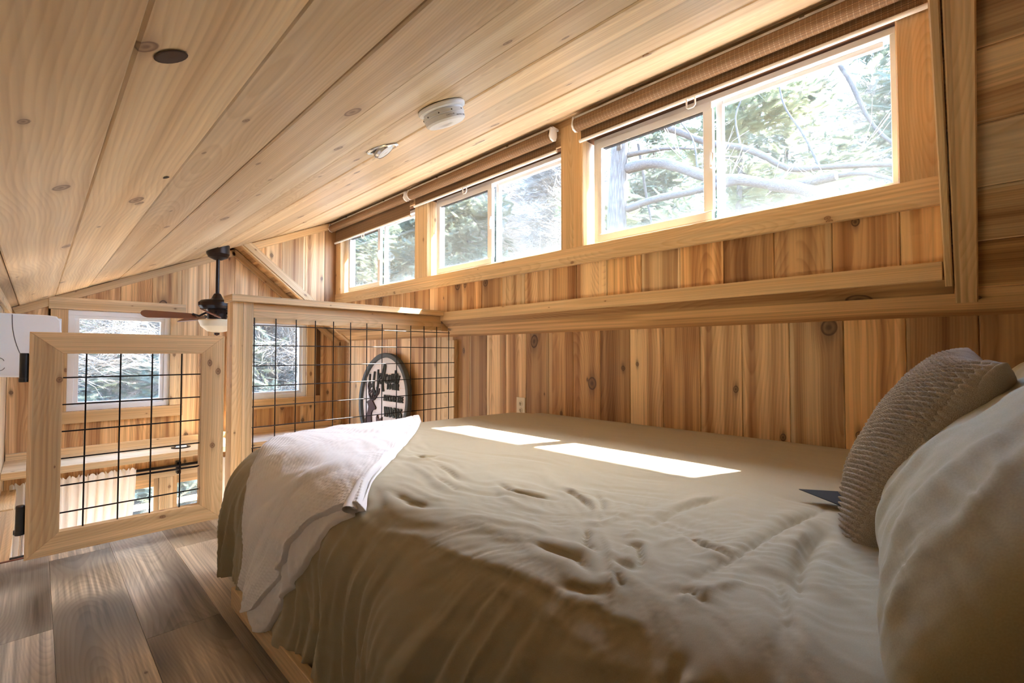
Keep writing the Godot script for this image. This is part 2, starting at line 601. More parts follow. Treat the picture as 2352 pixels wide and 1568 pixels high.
# wall core behind the boards with the same openings
func cut_core(parent: Node, f: Transform3D, a0: float, b0: float, a1: float, b1: float, ops: Array, back: float, thick: float) -> void:
	var edges := [a0, a1]
	for o in ops:
		for e in [o[0], o[2]]:
			if not edges.has(e): edges.append(e)
	edges.sort()
	for k in edges.size() - 1:
		var m: float = (edges[k] + edges[k + 1]) / 2
		var spans := [[b0, b1]]
		for o in ops:
			if m > o[0] and m < o[2]:
				var nx := []
				for c in spans:
					if o[1] > c[0]: nx.append([c[0], minf(c[1], o[1])])
					if o[3] < c[1]: nx.append([maxf(c[0], o[3]), c[1]])
				spans = nx
		for c in spans:
			var mb := MB.new()
			mb.plank(rect(edges[k], c[0], edges[k + 1], c[1]), thick, 0.0005, Transform3D(f.basis, f.origin - f.basis.z * back))
			part(parent, "sheathing", mb.mesh(), M.siding)

# plain glazed opening with a vinyl frame and wooden casing, in the plane of f
func glazed(called: String, label: String, f: Transform3D, o: Array, cased := true) -> void:
	var w := struct(called, label, "window")
	var fw := 0.032
	var g := Transform3D(f.basis, f.origin - f.basis.z * 0.03)
	for r in [rect(o[0], o[1], o[2], o[1] + fw), rect(o[0], o[3] - fw, o[2], o[3]), rect(o[0], o[1] + fw, o[0] + fw, o[3] - fw), rect(o[2] - fw, o[1] + fw, o[2], o[3] - fw)]:
		var mb := MB.new()
		mb.plank(r, 0.05, 0.002, g)
		part(w, "frame", mb.mesh(), M.vinyl)
	var mb := MB.new()
	mb.plank(rect(o[0] + fw, o[1] + fw, o[2] - fw, o[3] - fw), 0.004, 0.0002, Transform3D(f.basis, f.origin - f.basis.z * 0.052))
	part(w, "pane", mb.mesh(), M.glass)
	if cased:
		var h := Transform3D(f.basis, f.origin + f.basis.z * 0.016)
		for r in [rect(o[0] - 0.07, o[1] - 0.07, o[2] + 0.07, o[1]), rect(o[0] - 0.07, o[3], o[2] + 0.07, o[3] + 0.05), rect(o[0] - 0.07, o[1], o[0], o[3]), rect(o[2], o[1], o[2] + 0.07, o[3])]:
			mb = MB.new()
			mb.plank(r, 0.016, 0.002, h, Vector2(rng.randf(), rng.randf()))
			part(w, "casing", mb.mesh(), M.trim_wood_0)

func shell() -> void:
	# ceiling: planks along the house on the shed slope, roof deck above
	var ca := Vector3(1, CS, 0).normalized()
	var k := 1.0 / ca.x
	var up := Vector3(0, 0, 1)
	var ce := struct("ceiling", "sloping ceiling of pale knotty tongue and groove planks", "ceiling")
	var f := frame(ca, up, Vector3(0, C0, 0))
	var x := 0.0795 - 0.1625 * 2
	var n := 0
	while x < 1.96:
		var x1 := x + 0.1625
		var a0 := maxf(x, XL - 0.02)
		var zf := ZG - 0.02
		if x1 > RIDGE + 0.02: zf = ZC1 - 0.02
		var pg := rect(a0 * k + 0.0008, zf, minf(x1, 1.99) * k - 0.0008, ZB + 0.02)
		if x > RIDGE - 0.04: pg = rect(a0 * k + 0.0008, zf, minf(x1, 1.99) * k - 0.0008, ZC0 + 0.03)
		# every second joint stands a little proud, as the boards are cupped
		var fo := f
		fo.origin += (Vector3(ca.y, -ca.x, 0)) * (0.0035 if n % 3 == 1 else (0.0015 if n % 3 == 2 else 0.0))
		board(ce, pg, fo, woods("ceiling_wood"), a0 * k, 0.02, 0.0035, "plank", n % 8, [0.31, 0.83, 0.12, 0.55, 0.0, 0.68, 0.42, 0.9][n % 8])
		x = x1
		n += 1
	var mb := MB.new()
	mb.plank(rect((XL - 0.2) * k, ZC1 - 0.02, 2.42 * k, ZC0 + 0.03), 0.14, 0.004, Transform3D(f.basis, f.origin + Vector3(0, 0.022, 0)))
	part(ce, "roof_deck", mb.mesh(), M.siding)
	mb = MB.new()
	mb.plank(rect((XL - 0.2) * k, ZG - 0.3, (RIDGE + 0.12) * k, ZC1 - 0.02), 0.14, 0.004, Transform3D(f.basis, f.origin + Vector3(0, 0.022, 0)))
	part(ce, "roof_deck", mb.mesh(), M.siding)
	mb = MB.new()
	mb.plank(rect((XL - 0.2) * k, ZC0 + 0.03, (RIDGE + 0.12) * k, ZB + 0.6), 0.14, 0.004, Transform3D(f.basis, f.origin + Vector3(0, 0.022, 0)))
	part(ce, "roof_deck", mb.mesh(), M.siding)

	# loose knots and knot holes in the nearest planks
	for kn in [[0.119, -0.764, 0.019, "knot_hole"], [0.222, -1.454, 0.007, "knot_hole"], [1.367, -1.616, 0.004, "knot_hole"]]:
		var c := Vector3(kn[0], ceil_y(kn[0]), kn[1]) + Vector3(ca.y, -ca.x, 0) * 0.0042
		var dn := Vector3(ca.y, -ca.x, 0)
		var q: float = kn[2]
		mb = MB.new()
		mb.lathe([Vector2(q * 1.08, -0.0008), Vector2(q, -0.0003), Vector2(0.0, -0.0003)], c, dn, 20)
		part(ce, kn[3], mb.mesh(), M.hole if kn[3] == "knot_hole" else M.knot)
	# steep main roof beyond both ends of the dormer, and the strip under it
	var rs := struct("ceiling_main_slope", "steep roof slope of dark knotty planks down to the low wall", "ceiling")
	var sa := Vector3(1, -0.82, 0).normalized()
	var sk := 1.0 / sa.x
	var sf := frame(sa, Vector3(0, 0, 1), Vector3(0, slope_y(0.0), 0))
	var widths := [0.104, 0.14, 0.14, 0.14, 0.14, 0.14, 0.14, 0.14]
	var xr := XW + 0.012
	for j in widths.size():
		var xl: float = xr - float(widths[j])
		if j == 0:
			board(rs, rect(xl * sk + 0.0008, ZG - 0.02, xr * sk, ZB + 0.02), sf, [M.wall_wood_1], xl * sk, 0.02, 0.002, "plank")
		else:
			if xr > RIDGE - 0.02:
				board(rs, rect(xl * sk + 0.0008, ZG - 0.02, xr * sk - 0.0008, ZC1 + 0.01), sf, woods("wall_wood"), xl * sk, 0.02, 0.002, "plank")
				board(rs, rect(xl * sk + 0.0008, -0.03, xr * sk - 0.0008, ZB + 0.02), sf, [M.pale_wood, M.wall_wood_0, M.wall_wood_2], xl * sk, 0.02, 0.002, "plank")
		xr = xl
	mb = MB.new()
	mb.plank(rect((RIDGE - 0.1) * sk, ZG - 0.3, 2.3 * sk, ZC1 - 0.03), 0.12, 0.004, Transform3D(sf.basis, sf.origin + Vector3(0, 0.026, 0)))
	part(rs, "roof_deck", mb.mesh(), M.siding)
	mb = MB.new()
	mb.plank(rect((RIDGE - 0.1) * sk, ZC0 + 0.035, 2.3 * sk, ZB + 0.6), 0.12, 0.004, Transform3D(sf.basis, sf.origin + Vector3(0, 0.026, 0)))
	part(rs, "roof_deck", mb.mesh(), M.siding)
	mb = MB.new()
	mb.plank(rect(1.96 * sk, ZC1 - 0.03, 2.3 * sk, ZC0 + 0.035), 0.1, 0.004, Transform3D(sf.basis, sf.origin + Vector3(0, 0.026, 0)))
	part(rs, "roof_deck", mb.mesh(), M.siding)

	# low knee wall on the right, from the room below up to the roof slope
	var wr := struct("wall_right", "low side wall of vertical knotty cedar boards beside the bed", "wall")
	var wf := frame(Vector3(0, 0, 1), Vector3(0, 1, 0), Vector3(XW, 0, 0))
	var rops := [[-3.9, -1.75, -2.75, -0.35]]
	n = 0
	cut_boards(wr, wf, 0.091 - 0.175 * 25 - 0.066, ZB, 0.175, func(a): return LOW if a < -2.45 else -0.02, func(_a): return slope_y(XW) + 0.004, rops, woods("wall_wood"))
	cut_core(wr, wf, ZG - 0.15, LOW - 0.1, ZB + 0.15, 0.93, rops, 0.019, 0.11)
	glazed("window_8", "tall window in the right wall of the room below", wf, rops[0])

	# left wall, with tall glazing in the room below (out of view)
	var wl := struct("wall_left", "left side wall of pale vertical boards beyond the gate", "wall")
	var lf := frame(Vector3(0, 0, -1), Vector3(0, 1, 0), Vector3(XL, 0, 0))
	var lops := [[2.75, -1.75, 3.95, -0.3]]
	cut_boards(wl, lf, -ZB, -ZG, 0.175, func(a): return LOW if a > 2.45 else -0.02, func(_a): return ceil_y(XL) + 0.01, lops, [M.ceiling_wood_0, M.ceiling_wood_2, M.pale_wood])
	cut_core(wl, lf, -ZB - 0.15, LOW - 0.1, -ZG + 0.15, 1.2, lops, 0.019, 0.11)
	slab(wl, "cove_trim", Vector3(XL + 0.009, ceil_y(XL) - 0.03, (ZG - 2.5) / 2.0), Vector3(0.016, 0.05, -ZG - 2.5), M.trim_wood_0, 2)
	glazed("window_7", "tall window in the left wall of the room below", lf, lops[0])

	# wall behind the pillows (out of view)
	var wb := struct("wall_back", "board wall behind the pillows at the head of the bed", "wall")
	var bf := frame(Vector3(-1, 0, 0), Vector3(0, 1, 0), Vector3(0, 0, ZB))
	cut_boards(wb, bf, -XW, -XL, 0.175, func(_a): return -0.02, func(a): return minf(ceil_y(-a), slope_y(-a)), [], woods("wall_wood"))
	cut_core(wb, bf, -XW - 0.1, LOW - 0.1, -XL + 0.1, 1.72, [], 0.019, 0.12)

# ------------------------------------------------------------------ dormer wall, windows, trims
func dormer() -> void:
	var wd := struct("wall_dormer", "dormer wall of short vertical cedar boards under the window sill board", "wall")
	var wf := frame(Vector3(0, 0, 1), Vector3(0, 1, 0), Vector3(XD, 0, 0))
	var z := -0.152 + 0.185
	var n := 0
	while z > ZC1:
		var z0 := maxf(z - 0.183, ZC1)
		board(wd, rect(z0 + 0.0006, 1.01, minf(z, ZC0) - 0.0006, 1.3), wf, woods("wall_wood"), z0, 0.016, 0.0028, "board", (n * 3 + 1) % 8)
		z -= 0.183
		n += 1
	# sheathing with the three openings
	var ops := [[-1.38, -0.15], [-2.72, -1.52], [-4.06, -2.875]]
	slab(wd, "sheathing", Vector3(2.0, 1.16, (ZC0 + ZC1) / 2.0), Vector3(0.095, 0.325, ZC0 - ZC1), M.siding)
	slab(wd, "sheathing", Vector3(2.0, 1.985, (ZC0 + ZC1) / 2.0), Vector3(0.1, 0.2, ZC0 - ZC1), M.siding)
	var piers := [[-0.15, ZC0], [-1.52, -1.38], [-2.875, -2.72], [ZC1, -4.06]]
	for p in piers:
		slab(wd, "sheathing", Vector3(2.0, 1.6, (p[0] + p[1]) / 2.0), Vector3(0.095, 0.56, p[1] - p[0] - 0.036), M.siding)
	# outside: dormer cheek at the near end
	var mb := MB.new()
	mb.plank(PackedVector2Array([Vector2(RIDGE, 1.658), Vector2(2.05, 1.0), Vector2(2.05, 2.07)]), 0.06, 0.002, frame(Vector3(1, 0, 0), Vector3(0, 1, 0), Vector3(0, 0, ZC0 + 0.07)))
	part(wd, "cheek", mb.mesh(), M.siding)
	mb = MB.new()
	mb.plank(PackedVector2Array([Vector2(-2.05, 1.0), Vector2(-RIDGE, 1.658), Vector2(-2.05, 2.07)]), 0.012, 0.001, frame(Vector3(-1, 0, 0), Vector3(0, 1, 0), Vector3(0, 0, ZC0)))
	part(wd, "cheek", mb.mesh(), M.wall_wood_1)
	# far cheek: boards in the triangle between ceiling and steep slope, facing the bed
	var ck := struct("wall_dormer_cheek", "triangular end wall of the dormer with vertical boards", "wall")
	var cf := frame(Vector3(1, 0, 0), Vector3(0, 1, 0), Vector3(0, 0, ZC1))
	var xs := [RIDGE + 0.01, 1.32, 1.45, 1.64, 1.815, XD + 0.01]
	for j in xs.size() - 1:
		var a: float = xs[j] + 0.0006
		var b: float = xs[j + 1] - 0.0006
		board(ck, PackedVector2Array([Vector2(a, slope_y(a)), Vector2(b, slope_y(b)), Vector2(b, ceil_y(b)), Vector2(a, ceil_y(a))]), cf, woods("wall_wood"), a, 0.016, 0.0025)
	mb = MB.new()
	mb.plank(PackedVector2Array([Vector2(RIDGE, 1.658), Vector2(2.05, 0.94), Vector2(2.05, 2.07)]), 0.05, 0.002, frame(Vector3(1, 0, 0), Vector3(0, 1, 0), Vector3(0, 0, ZC1 - 0.017)))
	part(ck, "sheathing", mb.mesh(), M.siding)
	# its trims, one under the ceiling and one along the slope
	var ct := struct("trim_1", "pale strip under the ceiling on the dormer end wall", "trim")
	mb = MB.new()
	mb.plank(PackedVector2Array([Vector2(-1.2, 1.22), Vector2(-1.2, XD), Vector2(1.2, XD), Vector2(1.2, 1.22)]), 0.001, 0.0001, Transform3D())
	mb = MB.new()
	var la := Vector3(-CS, 1, 0).normalized()
	var lb := Vector3(-1, -CS, 0).normalized()
	# grain runs down the ceiling line
	mb.plank(rect(-0.062, -2.12, -0.006, -1.3), 0.014, 0.002, Transform3D(Basis(la, lb, Vector3(0, 0, 1)), Vector3(0, C0, ZC1 + 0.015)), Vector2(0.3, 0.1))
	part(ct, "strip", mb.mesh(), M.trim_wood_2)
	var ct2 := struct("trim_2", "raking trim board along the foot of the dormer end wall", "trim")
	mb = MB.new()
	var ra := Vector3(0.82, 1, 0).normalized()
	var rb := Vector3(-1, 0.82, 0).normalized()
	mb.plank(rect(0.002, -1.03 - 0.02, 0.062, 0.3), 0.02, 0.002, Transform3D(Basis(ra, rb, Vector3(0, 0, 1)), Vector3(1.3, slope_y(1.3), ZC1 + 0.02)), Vector2(0.55, 0.3))
	part(ct2, "board", mb.mesh(), M.trim_wood_0)
	mb = MB.new()
	mb.plank(rect(-0.012, -1.05, 0.0, 0.26), 0.05, 0.002, Transform3D(Basis(ra, rb, Vector3(0, 0, 1)), Vector3(1.3, slope_y(1.3), ZC1 + 0.012)), Vector2(0.8, 0.3))
	part(ct2, "lip", mb.mesh(), M.trim_wood_1)

	# sill board, base board and casings
	var t := struct("trim_3", "long sill board running under all three dormer windows", "trim")
	slab(t, "board", Vector3(1.925, 1.284, (ZC0 + ZC1) / 2.0), Vector3(0.022, 0.088, ZC0 - ZC1 - 0.004), M.trim_wood_0, 2)
	for o in ops:
		slab(t, "stool", Vector3(1.97, 1.3205, (o[0] + o[1]) / 2.0), Vector3(0.1, 0.016, o[1] - o[0] - 0.002), M.trim_wood_1, 2)
	t = struct("trim_4", "base board along the lower edge of the dormer wall", "trim")
	slab(t, "board", Vector3(1.9245, 1.036, (ZC0 - 0.004 - 2.655) / 2.0), Vector3(0.02, 0.058, 2.655 + ZC0 - 0.004), M.trim_wood_1, 2)
	slab(t, "board", Vector3(1.9245, 1.036, (ZC1 - 2.66) / 2.0), Vector3(0.02, 0.058, -2.66 - ZC1), M.trim_wood_3, 2)
	t = struct("trim_5", "dark casing board lying on the roof slope below the dormer", "trim")
	var sa := Vector3(1, -0.82, 0).normalized()
	var sk := 1.0 / sa.x
	var sf := frame(sa, Vector3(0, 0, 1), Vector3(0, slope_y(0.0), 0))
	var down := sf.basis.z * 0.013
	mb = MB.new()
	mb.plank(rect(1.925 * sk, -2.55, 1.972 * sk, -0.028), 0.02, 0.002, Transform3D(sf.basis, sf.origin + down), Vector2(0.1, 0.62))
	part(t, "board", mb.mesh(), M.wall_wood_3)
	mb = MB.new()
	mb.plank(rect(1.925 * sk, ZC1, 1.972 * sk, -2.64), 0.02, 0.002, Transform3D(sf.basis, sf.origin + down), Vector2(0.1, 0.62))
	part(t, "board", mb.mesh(), M.wall_wood_3)
	t = struct("trim_6", "raking casing boards on the roof slope at the near end of the dormer", "trim")
	mb = MB.new()
	mb.plank(rect(-0.026, -2.0 * sk, 0.024, -1.13 * sk), 0.024, 0.003, Transform3D(Basis(Vector3(0, 0, 1), -sa, Vector3(0, 0, 1).cross(-sa)), sf.origin + down * 1.5), Vector2(0.26, 0.3))
	part(t, "casing", mb.mesh(), M.trim_wood_1)
	mb = MB.new()
	mb.plank(rect(-0.0475, -1.945 * sk, -0.0295, -1.13 * sk), 0.04, 0.003, Transform3D(Basis(Vector3(0, 0, 1), -sa, Vector3(0, 0, 1).cross(-sa)), sf.origin + down * 1.2), Vector2(0.66, 0.2))
	part(t, "lining", mb.mesh(), M.trim_wood_2)
	# vertical casings between the windows and the head board
	t = struct("trim_7", "upright casing posts and reveals between the dormer windows", "trim")
	for p in piers:
		slab(t, "casing", Vector3(1.927, 1.65, (p[0] + p[1]) / 2.0), Vector3(0.018, 0.646, p[1] - p[0] - 0.003), M["trim_wood_%d" % (rng.randi() % 3)])
	for o in ops:
		slab(t, "reveal", Vector3(1.972, 1.6, o[0] - 0.008), Vector3(0.1, 0.55, 0.018), M.trim_wood_0)
		slab(t, "reveal", Vector3(1.972, 1.6, o[1] + 0.008), Vector3(0.1, 0.55, 0.018), M.trim_wood_1)
	slab(t, "head_board", Vector3(1.927, 1.945, (ZC0 + ZC1) / 2.0), Vector3(0.016, 0.13, ZC0 - ZC1 - 0.004), M.trim_wood_3, 2)
	# vinyl sliders
	var names := ["white sliding window in the dormer nearest the pillows", "middle white sliding window of the dormer row", "white sliding window in the dormer nearest the gable"]
	for k in 3:
		slider("window_%d" % (k + 1), names[k], ops[k][0] + 0.03, ops[k][1] - 0.004)

func slider(called: String, label: String, z0: float, z1: float) -> void:
	var w := struct(called, label, "window")
	var y0 := 1.329
	var y1 := 1.875
	var X := 2.005
	var fw := 0.024
	slab(w, "frame", Vector3(X, y0 + fw / 2, (z0 + z1) / 2), Vector3(0.055, fw, z1 - z0), M.vinyl)
	slab(w, "frame", Vector3(X, y1 - fw / 2, (z0 + z1) / 2), Vector3(0.055, fw, z1 - z0), M.vinyl)
	slab(w, "frame", Vector3(X, (y0 + y1) / 2, z0 + fw / 2), Vector3(0.055, y1 - y0 - 2 * fw, fw), M.vinyl)
	slab(w, "frame", Vector3(X, (y0 + y1) / 2, z1 - 0.008), Vector3(0.055, y1 - y0 - 2 * fw, 0.016), M.vinyl)
	var zm := z0 + (z1 - z0) * 0.497
	# inner sash on the far half
	var sash := Node3D.new()
	sash.name = "sash"
	w.add_child(sash)
	var sx := X - 0.022
	var sw := 0.034
	slab(sash, "rail", Vector3(sx, y0 + fw + sw / 2 - 0.004, (z0 + fw + zm) / 2), Vector3(0.026, sw, zm - z0 - fw), M.vinyl)
	slab(sash, "rail", Vector3(sx, y1 - fw - sw / 2, (z0 + fw + zm) / 2), Vector3(0.026, sw, zm - z0 - fw), M.vinyl)
	slab(sash, "stile", Vector3(sx, (y0 + y1) / 2, z0 + fw + 0.012), Vector3(0.026, y1 - y0 - 2 * fw - 2 * sw + 0.004, 0.024), M.vinyl)
	slab(sash, "stile", Vector3(sx, (y0 + y1) / 2, zm - 0.016), Vector3(0.026, y1 - y0 - 2 * fw - 2 * sw + 0.004, 0.04), M.vinyl)
	slab(sash, "pane", Vector3(sx + 0.003, (y0 + y1) / 2, (z0 + fw + 0.024 + zm - 0.036) / 2), Vector3(0.004, y1 - y0 - 2 * fw - 2 * sw + 0.012, zm - z0 - fw - 0.056), M.glass)
	slab(sash, "gasket", Vector3(sx - 0.001, y1 - fw - sw - 0.002, (z0 + fw + zm) / 2), Vector3(0.022, 0.003, zm - z0 - fw - 0.07), M.shadow_gap)
	var la := slab(sash, "latch", Vector3(sx - 0.02, 1.6, zm + 0.002), Vector3(0.016, 0.075, 0.012), M.white_plastic)
	var mb := MB.new()
	mb.tube(PackedVector3Array([Vector3(sx - 0.026, 1.575, zm + 0.004), Vector3(sx - 0.04, 1.585, zm + 0.014), Vector3(sx - 0.04, 1.61, zm + 0.016), Vector3(sx - 0.028, 1.625, zm + 0.006)]), PackedFloat32Array([0.004, 0.005, 0.005, 0.004]), 8)
	la.set_meta("label", "white sash latch")
	part(w, "latch_lever", mb.mesh(), M.white_plastic)
	# fixed half
	slab(w, "mullion", Vector3(X + 0.012, (y0 + y1) / 2, zm + 0.02), Vector3(0.026, y1 - y0 - 2 * fw, 0.026), M.vinyl)
	slab(w, "glazing_bead", Vector3(X + 0.008, y1 - fw - 0.009, (zm + z1) / 2), Vector3(0.02, 0.018, z1 - zm - 0.07), M.vinyl)
	slab(w, "pane", Vector3(X + 0.012, (y0 + y1) / 2, (zm + 0.033 + z1 - 0.016) / 2), Vector3(0.004, y1 - y0 - 2 * fw + 0.006, z1 - zm - 0.047), M.glass)

# ------------------------------------------------------------------ roller shades
func shades() -> void:
	var spans := [[-1.39, -0.066], [-2.86, -1.525], [-4.14, -2.9]]
	var names := ["woven brown roller shade rolled up over the window nearest the pillows", "woven brown roller shade rolled up over the middle dormer window", "woven brown roller shade let down furthest, over the window nearest the gable"]
	var drop := [0.07, 0.075, 0.13]
	for k in 3:
		var z0: float = spans[k][0]
		var z1: float = spans[k][1]
		var t := thing("roller_shade", names[k], "roller shade", Vector3(0, 0, 0), "woven roller shades of the dormer")
		var cx := 1.868
		var cy := 1.925
		slab(t, "head_rail", Vector3(1.885, 1.964, (z0 + z1) / 2), Vector3(0.05, 0.012, z1 - z0), M.white_plastic)
		slab(t, "rail_lip", Vector3(1.8635, 1.9545, (z0 + z1) / 2), Vector3(0.006, 0.022, z1 - z0 - 0.002), M.chrome)
		var mb := MB.new()
		var p := PackedVector3Array()
		var ns := 28
		for q in 2:
			for s in ns + 1:
				var a := TAU * s / ns
				p.append(Vector3(cx + 0.032 * cos(a), cy + 0.032 * sin(a), z0 + 0.012 if q == 0 else z1 - 0.012))
		mb.grid(p, ns + 1, 2, true, 1.0, 1.0, true)
		for s in mb.t.size():
			mb.t[s] = Vector2(mb.v[s].z * 15.0, mb.t[s].x * 3.0)
		part(t, "roll", mb.mesh(), M.woven)
		# hanging fabric behind the roll
		mb = MB.new()
		var yb: float = cy - float(drop[k])
		var rows := [[cx + 0.032, cy], [cx + 0.033, cy - 0.03], [cx + 0.034, yb + 0.03], [cx + 0.034, yb]]
		p = PackedVector3Array()
		for rr in rows:
			for q in 9: p.append(Vector3(rr[0] + 0.0015 * sin(q * 2.1 + rr[1] * 40.0), rr[1], lerpf(z0 + 0.014, z1 - 0.014, q / 8.0)))
		mb.grid(p, 9, 4, false)
		for s in mb.t.size():
			mb.t[s] = Vector2(mb.v[s].z * 15.0, mb.v[s].y * 15.0)
		part(t, "hanging_fabric", mb.mesh(), M.woven)
		mb = MB.new()
		mb.tube(PackedVector3Array([Vector3(cx + 0.03, yb, z0 + 0.008), Vector3(cx + 0.03, yb, z1 - 0.004)]), PackedFloat32Array([0.0085, 0.0085]), 10)
		part(t, "bottom_bar", mb.mesh(), M.white_plastic)
		# square pull ring in the middle
		mb = MB.new()
		var zm := lerpf(z0, z1, 0.44)
		var r0 := Vector3(cx + 0.02, yb - 0.004, zm)
		mb.tube(PackedVector3Array([r0 + Vector3(0, 0, -0.018), r0 + Vector3(0, -0.034, -0.018), r0 + Vector3(0, -0.042, -0.01), r0 + Vector3(0, -0.042, 0.01), r0 + Vector3(0, -0.034, 0.018), r0 + Vector3(0, 0, 0.018)]), PackedFloat32Array([0.004, 0.004, 0.004, 0.004, 0.004, 0.004]), 6)
		part(t, "pull_ring", mb.mesh(), M.white_plastic)
		for q in 2:
			var ze := z0 + 0.005 if q == 0 else z1 - 0.005
			mb = MB.new()
			mb.plank(PackedVector2Array([Vector2(1.846, 1.962), Vector2(1.838, 1.915), Vector2(1.848, 1.9), Vector2(1.868, 1.892), Vector2(1.888, 1.9), Vector2(1.896, 1.92), Vector2(1.896, 1.962)]), 0.01, 0.002, frame(Vector3(1, 0, 0), Vector3(0, 1, 0), Vector3(0, 0, ze + 0.005)))
			part(t, "end_cap", mb.mesh(), M.white_plastic)
		for q in [0.25, 0.75]:
			slab(t, "clip", Vector3(1.865, 1.968, lerpf(z0, z1, q)), Vector3(0.02, 0.008, 0.016), M.chrome)

# ------------------------------------------------------------------ far gable wall
func gable() -> void:
	var wg := struct("wall_gable", "far gable wall of vertical knotty boards with two windows", "wall")
	var f := frame(Vector3(1, 0, 0), Vector3(0, 1, 0), Vector3(0, 0, ZG))
	var wins := [[0.146, 0.395, 0.712, 1.083], [1.172, 0.395, 1.735, 1.083]]
	var lows := [[0.14, -1.9, 0.66, -0.14], [0.745, -1.9, 1.26, -0.14]]
	var x := XL
	while x < XW - 0.01:
		var x1 := minf(x + 0.182, XW)
		var t0 := minf(ceil_y(x), slope_y(x))
		var t1 := minf(ceil_y(x1), slope_y(x1))
		# cut each board round the openings it meets
		var cuts := [[LOW, 9.0]]
		for o in wins + lows:
			if x < o[2] - 0.01 and x1 > o[0] + 0.01:
				var nx := []
				for c in cuts:
					if o[1] > c[0]: nx.append([c[0], minf(c[1], o[1])])
					if o[3] < c[1]: nx.append([maxf(c[0], o[3]), c[1]])
				cuts = nx
		var mt := woods("wall_wood")
		var pick := [mt[rng.randi() % 4]]
		var col := rng.randi() % 8
		for c in cuts:
			if c[1] > 8.0:
				var kink := (RIDGE > x and RIDGE < x1)
				var pg := PackedVector2Array([Vector2(x + 0.0006, c[0]), Vector2(x1 - 0.0006, c[0]), Vector2(x1 - 0.0006, t1)])
				if kink: pg.append(Vector2(RIDGE, ceil_y(RIDGE)))
				pg.append(Vector2(x + 0.0006, t0))
				board(wg, pg, f, pick, x, 0.016, 0.0025, "board", col)
			else:
				board(wg, rect(x + 0.0006, c[0], x1 - 0.0006, c[1]), f, pick, x, 0.016, 0.0025, "board", col)
		x = x1
	# sheathing around the openings
	var zc := ZG - 0.075
	var xs := [XL - 0.1, 0.146, 0.712, 1.172, 1.735, XW + 0.1]
	for j in 5:
		var a: float = xs[j]
		var b: float = xs[j + 1]
		if j % 2 == 0: slab(wg, "sheathing", Vector3((a + b) / 2, 0.74, zc), Vector3(b - a, 0.7, 0.115), M.siding)
	slab(wg, "sheathing", Vector3(0.96, 1.44, zc), Vector3(2.5, 0.71, 0.115), M.siding)
	slab(wg, "sheathing", Vector3(0.96, 0.127, zc), Vector3(2.5, 0.534, 0.115), M.siding)
	for p in [[XL - 0.1, 0.14], [0.66, 0.745], [1.26, XW + 0.1]]:
		slab(wg, "sheathing", Vector3((p[0] + p[1]) / 2, -1.08, zc), Vector3(p[1] - p[0], 1.88, 0.115), M.siding)
	# raking trims under ceiling and slope
	var t := struct("trim_8", "raking trim under the ceiling along the far gable wall", "trim")
	var mb := MB.new()
	var la := Vector3(-CS, 1, 0).normalized()
	var lb := Vector3(-1, -CS, 0).normalized()
	mb.plank(rect(-0.054, -1.24, -0.004, 0.13), 0.018, 0.002, Transform3D(Basis(la, lb, Vector3(0, 0, 1)), Vector3(0, C0, ZG + 0.019)), Vector2(0.42, 0.1))
	part(t, "board", mb.mesh(), M.trim_wood_1)
	t = struct("trim_9", "raking trim under the steep slope on the far gable wall", "trim")
	mb = MB.new()
	var ra := Vector3(0.82, 1, 0).normalized()
	var rb := Vector3(-1, 0.82, 0).normalized()
	mb.plank(rect(-0.056, -0.98, -0.004, 0.2), 0.018, 0.002, Transform3D(Basis(ra, rb, Vector3(0, 0, 1)), Vector3(1.3, slope_y(1.3), ZG + 0.019)), Vector2(0.52, 0.3))
	part(t, "board", mb.mesh(), M.trim_wood_1)
	t = struct("trim_10", "corner strip where the far gable wall meets the right wall", "trim")
	slab(t, "strip", Vector3(XW - 0.012, 0.49, ZG + 0.018), Vector3(0.024, 0.74, 0.034), M.trim_wood_0)
	# the two windows with their casings
	var names := ["white framed gable window behind the gate", "white framed gable window behind the railing mesh"]
	for k in 2:
		var o: Array = wins[k]
		var w := struct("window_%d" % (k + 4), names[k], "window")
		var cx: float = (o[0] + o[2]) / 2
		var cy: float = (o[1] + o[3]) / 2
		var W: float = o[2] - o[0]
		var H: float = o[3] - o[1]
		for q in [[0.0, 0.034, 0.055], [0.034, 0.024, 0.03]]:
			var ins: float = q[0]
			var fw: float = q[1]
			var dz: float = q[2]
			slab(w, "frame", Vector3(cx, o[1] + ins + fw / 2, ZG - 0.028), Vector3(W - 2 * ins, fw, dz), M.vinyl)
			slab(w, "frame", Vector3(cx, o[3] - ins - fw / 2, ZG - 0.028), Vector3(W - 2 * ins, fw, dz), M.vinyl)
			slab(w, "frame", Vector3(o[0] + ins + fw / 2, cy, ZG - 0.028), Vector3(fw, H - 2 * ins - 2 * fw, dz), M.vinyl)
			slab(w, "frame", Vector3(o[2] - ins - fw / 2, cy, ZG - 0.028), Vector3(fw, H - 2 * ins - 2 * fw, dz), M.vinyl)
		slab(w, "pane", Vector3(cx, cy, ZG - 0.03), Vector3(W - 0.112, H - 0.112, 0.004), M.glass)
		var tr := struct("trim_%d" % (11 + k), "wooden casing round the gable window %s" % ("behind the gate" if k == 0 else "behind the railing mesh"), "trim")
		var r := 0.085
		slab(tr, "head", Vector3(cx, o[3] + 0.042, ZG + 0.012), Vector3(W + 2 * r + 0.02, 0.08, 0.022), M.trim_wood_0, 0)
		slab(tr, "side", Vector3(o[0] - r / 2, cy, ZG + 0.01), Vector3(r, H, 0.02), M.trim_wood_1)
		slab(tr, "side", Vector3(o[2] + r / 2, cy, ZG + 0.01), Vector3(r, H, 0.02), M.trim_wood_0)
		slab(tr, "apron", Vector3(cx, o[1] - 0.042, ZG + 0.011), Vector3(W + 2 * r, 0.08, 0.022), M.trim_wood_2, 0)
